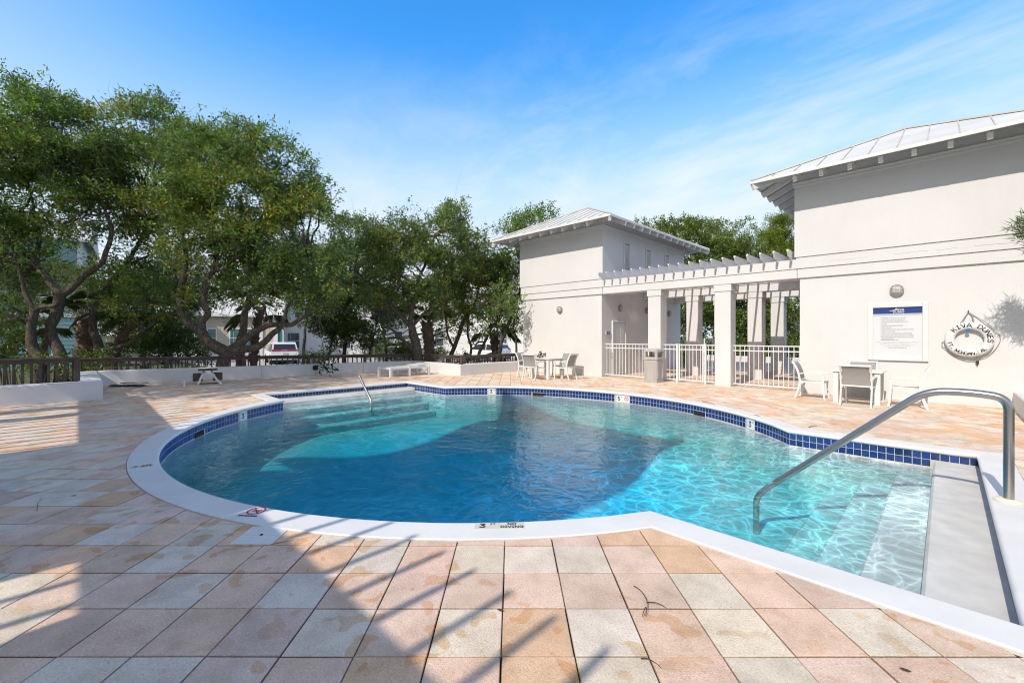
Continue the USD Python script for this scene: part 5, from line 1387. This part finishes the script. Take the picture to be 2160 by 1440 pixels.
# pine at the right, only a tip in view
rng = np.random.default_rng(41)
pt = thing('pine_tree', 'pine branch with long green needles reaching in at the right edge', 'tree')
p, r = limb([[4.2, 11.5, -.1, .2], [4.1, 11.6, 2.5, .16], [4.0, 11.4, 5.5, .10], [4.0, 11.4, 8.0, .05]], rng)
m = MB().tube(p, r, 10)
tips = [((1.12, 12.08, 3.42), .36), ((1.38, 11.95, 3.50), .34), ((1.20, 12.2, 3.12), .22), ((1.9, 11.8, 3.9), .4), ((2.5, 11.7, 4.6), .5), ((2.8, 12.3, 3.6), .5), ((3.4, 11.2, 6.2), .8), ((4.6, 12.0, 6.8), .8), ((4.2, 10.8, 7.6), .7)]
for c, rd in tips:
    c = np.array(c); s = p[np.argmin(np.abs(p[:, 2] - c[2] + .6))]
    m.tube(spline([s, (s + c) / 2 + (0, 0, -.12), c], 8), np.linspace(.05, .012, 8), 6)
obj(pt, 'trunk', m, M['bark'], True)
PP, DD = [], []
for c, rd in tips:
    k = int(900 * (rd / .3) ** 2)
    u = rng.normal(size=(k, 3)); u /= np.linalg.norm(u, axis=1, keepdims=True)
    hub = np.array(c) + rng.normal(size=(k // 30 + 1, 3)) * rd * .38
    PP.append(hub[rng.integers(0, len(hub), k)] + rng.normal(size=(k, 3)) * .03); DD.append(u + (0, 0, .25))
P, D = np.vstack(PP), np.vstack(DD)
V, F = leaf_mesh(P, D, .17, .012, rng)
obj(pt, 'needles', (V, F), M['leaf'], tint=np.repeat(np.array([(.075, .12, .015)]) * rng.uniform(.7, 1.4, (len(P), 1)), 4, 0))

# hanging sprig before the long wall
rng = np.random.default_rng(43)
hs = thing('hanging_branch', 'dark leafy twig hanging from the oak before the long low wall', 'branch')
q = spline([at(668, 640, 16.6), at(676, 700, 16.5), at(684, 748, 16.4), at(690, 778, 16.3)], 12)
obj(hs, 'stem', MB().tube(q, np.linspace(.014, .004, 12), 5), M['twig'], True)
crown(hs, [px_blob(690, 762, 13, 14, 16.4, .8, L=.12, W=.06), px_blob(684, 745, 10, 12, 16.4, .6, L=.12, W=.06), px_blob(693, 778, 8, 7, 16.3, .7, L=.12, W=.06)], M['leaf'], rng, L=.12, W=.06, cols=((.03, .045, .016), (.04, .055, .02)), gap=.1, name='leaves', sprig=8, spread=.08)
tw = thing('leafy_sprig', 'small dark sprig lying on the table before the far pavilion', 'sprig')
crown(tw, [(np.array([-10.45, 11.95, .80]), (.10, .08, .06), 90)], M['leaf'], rng, L=.07, W=.03, cols=((.02, .03, .012),), gap=.1, name='leaves', sprig=6, spread=.05)
obj(tw, 'stem', MB().tube([(-10.5, 11.95, .74), (-10.45, 11.95, .78), (-10.4, 11.96, .83)], .004, 5), M['driedtwig'])

# palms
def palm(label, pts, Z, seed, nfr=0, head=None, fl=1.1, boots=True):
    rng = np.random.default_rng(seed)
    th = thing('cabbage_palm', label, 'palm')
    pl = px_limb(pts, Z); b = list(pl[0]); b[2] = -.4; pl = [b] + pl
    p, r = limb(pl, rng, wob=.005); m = MB().tube(p, r, 12)
    tk = obj(th, 'trunk', m, M['palmbark'], True)
    if boots:
        bm = MB()
        for i in range(150):
            k = rng.integers(len(p) // 5, len(p) - 1); f = rng.random(); q = p[k] * (1 - f) + p[min(k + 1, len(p) - 1)] * f; a = rng.random() * 6.28
            d = np.array([math.cos(a), math.sin(a), 0]); rr_ = r[k]
            bm.bar(q + d * rr_ * .8, q + d * (rr_ + .09) + (0, 0, .15), .07, .02, up=d)
        obj(tk, 'leaf_bases', bm, M['palmbark'], kind='stuff')
    if nfr:
        hd_ = at(*head, Z) if head else p[-1]
        V, F, st_ = [], [], MB(); n0 = 0
        for i in range(nfr):
            a = rng.random() * 6.28; el = rng.uniform(-.7, 1.1); d = np.array([math.cos(a) * math.cos(el), math.sin(a) * math.cos(el), math.sin(el)])
            mid = hd_ + d * fl * .8; st_.tube([hd_, hd_ + d * fl * .4 + (0, 0, .05), mid], .012, 5)
            s = np.cross(d, [0, 0, 1.0]); s /= np.linalg.norm(s) + 1e-9; n_ = np.cross(s, d)
            for k in np.linspace(-1.25, 1.25, 17):
                e = d * math.cos(k) + s * math.sin(k)
                tip = mid + e * fl * (.75 - .15 * abs(k)) + np.array([0, 0, -.28 * fl * rng.uniform(.5, 1.2)])
                mm = mid + e * fl * .4 + n_ * .02; w = np.cross(e, n_) * .011
                V += [mid, mm + w, tip, mm - w]; F += [[n0, n0 + 1, n0 + 2], [n0, n0 + 2, n0 + 3]]; n0 += 4
        obj(th, 'frond_stalks', st_, M['twig'], True, kind='stuff')
        obj(th, 'fronds', (np.array(V), np.array(F)), M['leaf'], tint=np.repeat(np.array([(.105, .130, .050)]) * rng.uniform(.7, 1.4, (len(V) // 4, 1)), 4, 0), kind='stuff')
    return th
palm('stout palm trunk covered in old leaf bases behind the railing at the left', [(178, 765, .27), (178, 720, .27), (180, 690, .26), (183, 668, .24)], 18.5, 51, 9, (183, 655))
palm('pale palm trunk leaning right behind the railing at the left', [(238, 765, .16), (250, 725, .16), (266, 697, .16), (280, 676, .20), (288, 660, .2)], 19.0, 52, 12, (292, 650))
palm('dark palm trunk with hanging fronds behind the snaking oak', [(535, 765, .16), (538, 720, .16), (545, 680, .15), (552, 652, .14)], 21.0, 53, 12, (556, 640), 1.3)
palm('brown shaggy palm trunk right of the pale forked oak', [(905, 768, .23), (906, 735, .24), (903, 705, .27), (900, 680, .25)], 21.5, 54, 8, (900, 668))
palm('shaggy palm trunk left of the far pavilion among the thin stems', [(1047, 766, .15), (1045, 735, .18), (1043, 715, .19), (1040, 700, .18)], 23.0, 55, 7, (1040, 690))
palm('small palm with drooping fronds behind the left oak trunks', [(92, 760, .12), (95, 720, .12), (97, 690, .12)], 20.0, 56, 14, (97, 675), 1.2, False)

# shrubs beyond the railing
def shrub(label, spots, seed, cols, L=.12, W=.05, name='shrub', cat='shrub', Z=20, upw=.5, cov=3.2):
    rng = np.random.default_rng(seed)
    th = thing(name, label, cat)
    bl = [px_blob(*s[:4], s[4] if len(s) > 4 else Z, cov=cov, L=L, W=W) for s in spots]
    crown(th, bl, M['leaf'], rng, L=L, W=W, cols=cols, gap=.25, name='foliage', upw=upw)
    m = MB()
    for c, r, n in bl:
        for _ in range(6):
            b = np.array([c[0] + rng.normal() * r[0] * .2, c[1] + rng.normal() * r[1] * .2, min(-.7, c[2] - r[2] - .4)])
            m.tube([b, (b + c) / 2 + rng.normal(size=3) * .08, c + rng.normal(size=3) * r * .4], [.02, .015, .006], 4)
    obj(th, 'stems', m, M['twig'], True)
tree('dark thicket oak behind the leaning palm at the left', 22.0,
     [[(300, 765, .14), (305, 720, .12), (315, 670, .10), (330, 610, .06)], [(345, 765, .10), (350, 700, .08), (345, 640, .05)]],
     [(260, 600, 60, 45), (330, 590, 60, 50, 1.1), (300, 650, 60, 45, 1.1), (370, 640, 45, 50, 1.1), (350, 700, 45, 40, 1.2), (290, 700, 40, 35, .9), (230, 650, 40, 40, .8), (390, 570, 40, 40, .8), (180, 610, 40, 40, .6)],
     57, cols=((.05, .075, .020), (.07, .098, .024), (.09, .115, .030)), ntw=60)
tree('pale leaved oak far back between the left trunks', 24.0,
     [[(60, 768, .12), (65, 710, .10), (60, 640, .07), (70, 580, .05)]],
     [(40, 620, 50, 40, .8), (80, 590, 50, 40, .8), (20, 560, 50, 40, .7), (150, 560, 40, 40, .7), (130, 640, 30, 30, .6), (430, 620, 30, 40, .7), (470, 640, 40, 30, .5)],
     58, cols=((.09, .12, .03), (.12, .145, .035)), ntw=40)
tree('dark leafy oak far back between the snaking oak and the pale forked oak', 27.0,
     [[(640, 765, .12), (642, 710, .10), (650, 650, .07), (655, 600, .05)], [(815, 765, .10), (812, 720, .08), (800, 660, .05)]],
     [(640, 610, 50, 40, .9), (600, 580, 50, 40, .9), (680, 640, 40, 35, .9), (800, 640, 45, 40, .8), (840, 660, 35, 35, .8), (770, 610, 50, 40, .9), (900, 640, 40, 40, .7), (950, 690, 40, 30, .5), (1010, 680, 40, 35, .6), (540, 600, 40, 30, .6)],
     59, cols=((.055, .082, .022), (.075, .105, .026), (.095, .125, .032)), ntw=60, L=.16, W=.07)
GB = ((.10, .155, .02), (.13, .19, .025), (.075, .12, .02)); GD = ((.045, .075, .018), (.06, .095, .02), (.03, .05, .015))
shrub('bright green feathery shrub behind the railing left of the pale forked oak', [(800, 745, 30, 22), (835, 738, 32, 24), (865, 745, 28, 20)], 61, GB, Z=27, L=.2, W=.03, upw=1.0)
shrub('dark green rounded shrub behind the railing at the pale forked oak', [(845, 752, 30, 15), (865, 750, 22, 15)], 62, GD, Z=24)
shrub('bright green shrub behind the railing beside the white car', [(670, 752, 22, 14), (650, 758, 20, 10)], 63, GB, Z=26, L=.15, W=.04)
shrub('yellow green shrub behind the railing right of the shaggy palm', [(920, 748, 20, 18), (938, 755, 16, 14)], 64, GB, Z=26, L=.16, W=.04, upw=.9)
shrub('bright leafy shrub behind the pickets at the left corner', [(150, 775, 20, 22), (90, 780, 18, 20), (215, 768, 20, 14)], 65, GB, Z=15.5)
shrub('leafy shrub behind the railing at the far left edge', [(15, 720, 25, 35), (40, 745, 25, 25), (-20, 730, 40, 40)], 66, GD, Z=17)
shrub('bushy undergrowth behind the railing below the leaning palm', [(260, 745, 30, 22), (310, 735, 35, 30), (350, 740, 30, 25), (230, 755, 20, 15)], 67, GD, Z=20)
shrub('bushy undergrowth below the snaking oak', [(390, 735, 30, 28), (365, 700, 30, 30), (430, 755, 25, 15)], 68, GD, Z=20.5)
shrub('undergrowth behind the railing right of the shaggy palm', [(975, 760, 18, 10), (1000, 765, 15, 8)], 69, GB, Z=23)
shrub('dark shrubs beyond the back of the pergola', [(1500, 762, 60, 25), (1600, 765, 60, 25), (1420, 765, 30, 20), (1680, 760, 40, 30)], 70, GD, Z=27, L=.16, W=.07)
rng = np.random.default_rng(71)
fw_ = thing('distant_trees', 'far wood of mixed trees closing the view behind the houses', None, kind='stuff')
bl = []
for k in range(44):
    px = -250 + k * 58 + rng.uniform(-20, 20); Z = rng.uniform(62, 85)
    bl.append(px_blob(px, rng.uniform(672, 692), 46, rng.uniform(28, 44), Z, cov=2.6, L=.5, W=.25))
crown(fw_, bl, M['leaf'], rng, L=.5, W=.25, cols=((.045, .065, .022), (.06, .08, .028)), gap=.15, spread=.5, name='foliage')

# ---------------------------------------------------------------- brown railing above the low walls
def railing(label, pts, zt, zb, spacing, post_every, seed, w=.042):
    rng = np.random.default_rng(seed)
    th = thing('wooden_railing', label, 'railing')
    P = np.array(pts, float); L = np.r_[0, np.cumsum(np.linalg.norm(np.diff(P, axis=0), axis=1))]
    zf = lambda s: np.interp(s, [0, L[-1]], zt)
    pos = lambda s: np.array([np.interp(s, L, P[:, k]) for k in (0, 1)])
    for i in range(len(P) - 1):
        a, b = np.array([*P[i], zf(L[i])]), np.array([*P[i + 1], zf(L[i + 1])])
        obj(th, 'top_rail', MB().bar(a, b, .14, .04), M['brownwood']); obj(th, 'upper_rail', MB().bar(a - (0, 0, .065), b - (0, 0, .065), .04, .088), M['brownwood'])
        obj(th, 'bottom_rail', MB().bar((*P[i], zb + .05), (*P[i + 1], zb + .05), .04, .085), M['brownwood'])
    n = int(L[-1] / spacing)
    for i in range(n):
        s = (i + .5) * L[-1] / n; p = pos(s); q = pos(min(s + .01, L[-1])); z = zf(s)
        d = np.array([*(q - p), 0]); d /= np.linalg.norm(d) + 1e-9; nr = np.array([-d[1], d[0], 0])
        off = nr * .032
        obj(th, 'picket', MB().bar(np.array([*p, zb]) + off + d * rng.normal() * .004, np.array([*p, z - .03]) + off, w, w * .8, up=nr), M['brownwood'])
    k = max(1, round(L[-1] / post_every))
    for i in range(k + 1):
        p = pos(i * L[-1] / k); z = zf(i * L[-1] / k)
        obj(th, 'post', MB().cbox((p[0] - .055, p[1] - .055, -.5), (p[0] + .055, p[1] + .055, z + .03), .008), M['brownwood'])
railing('brown wooden railing above the seat wall at the left edge', [(-14.95, -8), (-14.95, -.02)], (.99, .99), .28, .135, 2.6, 81, .05)
railing('long brown wooden railing behind the low wall below the oaks', [(-19.35, -.02), (-18.05, 6.1), (-17.15, 10.85)], (.815, .70), .12, .185, 2.4, 82)
railing('short brown wooden railing behind the low wall with leaf shadows', [(-17.05, 10.95), (-13.75, 10.9)], (.70, .72), .12, .15, 3.3, 83)
railing('brown wooden railing beside the left corner of the far pavilion', [(-13.72, 11.0), (-13.68, 15.2)], (.73, .73), .12, .15, 2.1, 84)

# ---------------------------------------------------------------- drive, road, houses, cars
GZ = -.755
def sheet_px(name, pts, z, m, label):
    P = [ground(x, y, z)[:2] for x, y in pts]
    obj(None, name, polymesh(Polygon(P), z - .05, z), m, kind='structure', label=label)
obj(None, 'driveway', polymesh(Polygon([at(x, 0, Z)[:2] for x, Z in ((480, 28), (1120, 27), (1250, 60), (300, 60))]), GZ - .03, GZ + .012), M['concrete'], kind='structure', label='pale concrete drive where the white cars are parked')
obj(None, 'road', polymesh(Polygon([(-14, 31), (20, 31), (20, 37), (-14, 37)]), GZ - .03, GZ + .016), M['asphalt'], kind='structure', label='road behind the pergola')


def house(name, label, px0, px1, Z0, Z1, depth, zeave, roof_h, wallmat, seed, gable=True, over=.5):
    """a front wall from (px0, Z0) to (px1, Z1), going back by depth"""
    a, b = at(px0, 0, Z0)[:2], at(px1, 0, Z1)[:2]
    L = np.linalg.norm(b - a); ex = np.array([*(b - a) / L, 0]); n = np.array([-ex[1], ex[0], 0])
    if n @ np.array([-1, 1, 0]) < 0:
        n = -n
    o = np.array([*a, GZ])
    th = thing(name, label, 'house')
    F = lambda m: frame(m, o, ex, n, (0, 0, 1))
    H = zeave - GZ
    obj(th, 'wall', F(MB().box((0, 0, -.3), (L, depth, H)).mesh()), wallmat)
    hd_ = depth / 2 + over
    V = np.array([(-over, -over, H - .05), (L + over, -over, H - .05), (L + over, depth + over, H - .05), (-over, depth + over, H - .05), (-over + (0 if gable else hd_), depth / 2, H + roof_h), (L + over - (0 if gable else hd_), depth / 2, H + roof_h)])
    V = np.vstack([V, V - (0, 0, .15)])
    Fc = [[0, 1, 5], [0, 5, 4], [2, 3, 4], [2, 4, 5], [1, 2, 5], [3, 0, 4]]; Fc += [[6 + i for i in t[::-1]] for t in Fc]
    for i in range(4):
        j = (i + 1) % 4; Fc += [[i, 6 + i, 6 + j], [i, 6 + j, j]]
    rf = obj(th, 'roof', F(trimesh.Trimesh(V, Fc, process=False)), M['roofmetal'])
    k = int((L + 2 * over) / .6)
    rb_ = MB()
    for i in range(1, k):
        x = -over + i * (L + 2 * over) / k
        t = 1 if gable else min(1, min(x + over, L + over - x) / hd_)
        rb_.bar((x, -over, H - .03), (x, -over + (depth / 2 + over) * t, H - .03 + (roof_h + .05) * t), .05, .05)
    obj(rf, 'roof_ribs', F(rb_.mesh()), M['seam'], kind='stuff')
    def opening(x0, x1, z0, z1, glass, nm='window', sash=True):
        fr = MB().box((x0 - .09, -.06, z0 - .09), (x0, -.005, z1 + .09)).box((x1, -.06, z0 - .09), (x1 + .09, -.005, z1 + .09)).box((x0, -.06, z1), (x1, -.005, z1 + .09)).box((x0, -.06, z0 - .09), (x1, -.005, z0))
        if sash:
            fr.box((x0, -.05, (z0 + z1) / 2 - .025), (x1, -.02, (z0 + z1) / 2 + .025))
        w_ = obj(th, nm, F(fr.mesh()), M['trim']); obj(w_, 'pane' if nm == 'window' else 'door_leaf', F(MB().box((x0, -.02, z0), (x1, -.006, z1)).mesh()), glass)
    def boards(z0, z1, m_, step=.3, vertical=False, proud=.02):
        s_ = MB()
        if vertical:
            x = .15
            while x < L:
                s_.box((x - .02, -proud, z0), (x + .02, -.001, z1)); x += step
        else:
            z = z0
            while z < z1:
                s_.add([(0, -.001, z + step), (L, -.001, z + step), (L, -proud, z), (0, -proud, z), (0, -.001, z), (L, -.001, z)], [[0, 3, 2], [0, 2, 1], [3, 4, 5], [3, 5, 2]]); z += step
        obj(th, 'siding', F(s_.mesh()), m_, kind='stuff')
    return th, F, L, H, opening, boards


th, F, L, H, opening, boards = house('beach_house', 'teal sided two storey house behind the oaks at the far left', -120, 172, 27, 31, 8, 8.4, 2.2, M['houseteal'], 1)
boards(0, H - .1, M['houseteal'], .28)
obj(th, 'corner_board', F(MB().box((-.03, -.05, 0), (.22, .0, H)).box((L - .22, -.05, 0), (L + .03, 0, H)).box((0.22, -.05, 3.6), (L - .22, -.03, 3.9)).mesh()), M['housewhite'])
opening(L - 2.6, L - 1.5, 1.0, 2.7, M['tealglass']); opening(L - 2.6, L - 1.5, 5.0, 6.8, M['greyglass']); opening(L - 5.4, L - 4.2, 5.0, 6.8, M['greyglass']); opening(L - 5.4, L - 4.2, 1.0, 2.7, M['tealglass'])
obj(th, 'porch_screen', F(MB().box((L + .1, .5, .2), (L + 3.8, .6, 2.3)).mesh()), M['housebeige']); obj(th, 'porch_roof', F(MB().bar((L + .0, 1.0, 3.0), (L + 4.2, 1.0, 2.5), 2.4, .12).mesh()), M['roofmetal'])
th, F, L, H, opening, boards = house('beach_house', 'pale house with ribbed metal roof and teal windows behind the snaking oak', 430, 585, 38, 40, 8, 3.45, 3.0, M['housebeige'], 2)
boards(.9, H - .3, M['housebeige'], .35, True)
obj(th, 'skirt_wall', F(MB().box((-.05, -.06, -.2), (L + .05, -.001, 1.15)).mesh()), M['housewhite'])
obj(th, 'porch_column', F(MB().box((4.15, -.12, 0), (4.55, -.061, H)).box((L - .3, -.12, 0), (L + .05, -.061, H)).mesh()), M['housewhite'])
opening(2.0, 2.95, 1.3, 2.9, M['tealglass']); opening(3.05, 3.85, 1.3, 2.9, M['tealglass']); opening(5.5, 6.15, .4, 2.75, M['tealdoor'], 'door', False); opening(.3, .9, 1.3, 2.9, M['tealglass'])
th, F, L, H, opening, boards = house('beach_house', 'white board sided house behind the minivan', 572, 790, 44, 47, 9, 5.4, 2.6, M['housewhite'], 3)
boards(.2, H - .2, M['housewhite'], .4, True); opening(2.2, 3.0, 4.2, 5.3, M['tealglass']); opening(4.5, 5.3, 4.2, 5.3, M['tealglass']); opening(1.5, 2.6, 1.0, 2.6, M['greyglass']); opening(6.5, 7.5, 1.0, 2.6, M['greyglass'])
th, F, L, H, opening, boards = house('beach_house', 'white clapboard house behind the pale forked oak', 815, 985, 50, 50, 9, 6.6, 2.8, M['housewhite'], 4)
boards(.2, H - .2, M['housewhite'], .3); opening(1.0, 1.8, 1.0, 2.8, M['greyglass']); opening(2.9, 3.5, 1.6, 2.9, M['greyglass']); opening(5.6, 6.6, 1.2, 2.9, M['greyglass']); opening(1.5, 2.5, 4.6, 6.2, M['greyglass']); opening(5.0, 6.0, 4.6, 6.2, M['greyglass'])
obj(th, 'porch', F(MB().box((-.6, -1.6, 1.0), (2.2, 0, 1.2)).box((-.6, -1.6, 1.2), (2.2, -1.5, 2.0)).mesh()), M['housewhite'])
th, F, L, H, opening, boards = house('beach_house', 'white house with an outside stair left of the far pavilion', 985, 1120, 48, 46, 9, 6.2, 2.6, M['housewhite'], 5)
boards(.2, H - .2, M['housewhite'], .3); opening(3.5, 4.6, 1.2, 2.8, M['greyglass']); opening(1.0, 2.0, 4.4, 6.0, M['greyglass']); opening(4.5, 5.5, 4.4, 6.0, M['greyglass'])
stp = MB()
for k in range(14):
    stp.box((-.6 + k * .28, -1.5, 3.3 - k * .235), (-.3 + k * .28, -.4, 3.36 - k * .235))
stp.bar((-.6, -1.55, 3.2), (3.4, -1.55, -.1), .06, .3).bar((-.6, -1.55, 4.2), (3.4, -1.55, .9), .06, .1).bar((-.6, -.35, 3.2), (3.4, -.35, -.1), .06, .3)
obj(th, 'outside_stair', F(stp.mesh()), M['housewhite'])


def car(label, px, Z, heading, prof, glass, W, wheels, van):
    """prof: side outline (x, z) nose at +x; heading in degrees of the nose, from +u"""
    c = at(px, 0, Z)
    th = thing('parked_car', label, 'car', (c[0], c[1], GZ + .012), heading)
    P = Polygon(prof)
    body = trimesh.creation.extrude_polygon(P.buffer(-.03).buffer(.03), W, engine='earcut')
    v = np.array(body.vertices)
    w = (v[:, 2] / W - .5) * W
    tz = np.clip((v[:, 1] - .95) / .8, 0, 1)
    body.vertices = np.c_[v[:, 0], w * (1 - .16 * tz), v[:, 1]]
    obj(th, 'body', body, M['carpaint'])
    for s in (-1, 1):
        for g_ in glass:
            gp = trimesh.creation.extrude_polygon(Polygon(g_), .012, engine='earcut'); gv = np.array(gp.vertices)
            tz = np.clip((gv[:, 1] - .95) / .8, 0, 1); yy = W / 2 * (1 - .16 * tz) + gv[:, 2]
            obj(th, 'side_window', trimesh.Trimesh(np.c_[gv[:, 0], s * yy, gv[:, 1]], gp.faces[:, ::(1 if s < 0 else -1)], process=False), M['carglass'])
        for x in wheels:
            wh = trimesh.creation.cylinder(.34, .22, sections=24).apply_transform(trimesh.transformations.rotation_matrix(math.pi / 2, [1, 0, 0])).apply_translation([x, s * (W / 2 - .10), .34])
            wp_ = obj(th, 'wheel', wh, M['tyre'], 40)
            obj(wp_, 'rim', trimesh.creation.cylinder(.21, .02, sections=20).apply_transform(trimesh.transformations.rotation_matrix(math.pi / 2, [1, 0, 0])).apply_translation([x, s * (W / 2 + .018), .34]), M['chrome'])
            obj(wp_, 'wheel_arch', trimesh.creation.annulus(.34, .40, .01, sections=24).apply_transform(trimesh.transformations.rotation_matrix(math.pi / 2, [1, 0, 0])).apply_translation([x, s * (W / 2 + .004), .36]), M['tyre'])
    xr = min(p[0] for p in prof)
    rear = sorted([p for p in prof if p[0] < xr + .43 and p[1] > .9], key=lambda p: p[1])
    lo, hi = np.array(rear[0]), np.array(rear[-1])
    dn = hi - lo; dn = dn / np.linalg.norm(dn); nrm = np.array([-dn[1], dn[0]])
    if nrm[0] > 0: nrm = -nrm
    def plate(nm, t0, t1, y0, y1, m_, th_=.03):
        Q = []
        for t, sc in ((t0, 0), (t1, 0)):
            for y in (y0, y1):
                b_ = lo + (hi - lo) * t; k = 1 - .16 * np.clip((b_[1] - .95) / .8, 0, 1)
                for e in (.004, th_):
                    Q.append((b_[0] + nrm[0] * e, y * k, b_[1] + nrm[1] * e))
        obj(th, nm, trimesh.convex.convex_hull(np.array(Q)), m_)
    h = W / 2
    plate('rear_window', .30 if van else .38, .86, -h * .86, h * .86, M['carglass'])
    if van:
        plate('tail_light_bar', .10, .27, -h * .98, h * .98, M['taillight'], .04)
        plate('rear_badge', .17, .21, -h * .2, h * .2, M['chrome'], .045)
    else:
        plate('tail_light', .12, .30, h * .55, h * .99, M['taillight'], .05); plate('tail_light', .12, .30, -h * .99, -h * .55, M['taillight'], .05)
    obj(th, 'rear_bumper', MB().cbox((xr - .05, -h * .95, .38), (xr + .1, h * .95, .72), .04), M['carpaint']); obj(th, 'number_plate', MB().cbox((xr - .04, -.16, .82), (xr + .02, .16, .95), .005), M['signwhite'])
    obj(th, 'under_tray', MB().box((xr + .1, -h * .9, .2), (max(p[0] for p in prof) - .1, h * .9, .4)), M['tyre'])
    return th


van = [(-2.5, .35), (-2.55, .75), (-2.5, 1.0), (-2.22, 1.70), (-1.9, 1.78), (.2, 1.76), (.75, 1.62), (1.55, 1.10), (2.35, .92), (2.55, .70), (2.5, .35)]
car('white minivan seen from behind beside the snaking oak', 592, 37, 170, van, [[(-2.1, 1.05), (-2.0, 1.62), (-1.2, 1.65), (-1.2, 1.05)], [(-1.1, 1.05), (-1.1, 1.65), (-.1, 1.64), (-.1, 1.05)], [(0, 1.05), (0, 1.63), (.65, 1.52), (1.25, 1.10)]], 1.98, (-1.5, 1.5), True)
suv = [(-2.25, .40), (-2.35, .75), (-2.3, 1.0), (-1.95, 1.55), (-1.6, 1.66), (.1, 1.64), (.55, 1.52), (1.15, 1.06), (2.1, .95), (2.3, .75), (2.28, .40)]
car('white estate car half hidden by thin stems left of the far pavilion', 1022, 40, 194, suv, [[(-1.75, 1.08), (-1.65, 1.48), (-.8, 1.54), (-.8, 1.05)], [(-.7, 1.05), (-.7, 1.54), (.05, 1.53), (.4, 1.45), (.95, 1.08)]], 1.85, (-1.4, 1.4), False)
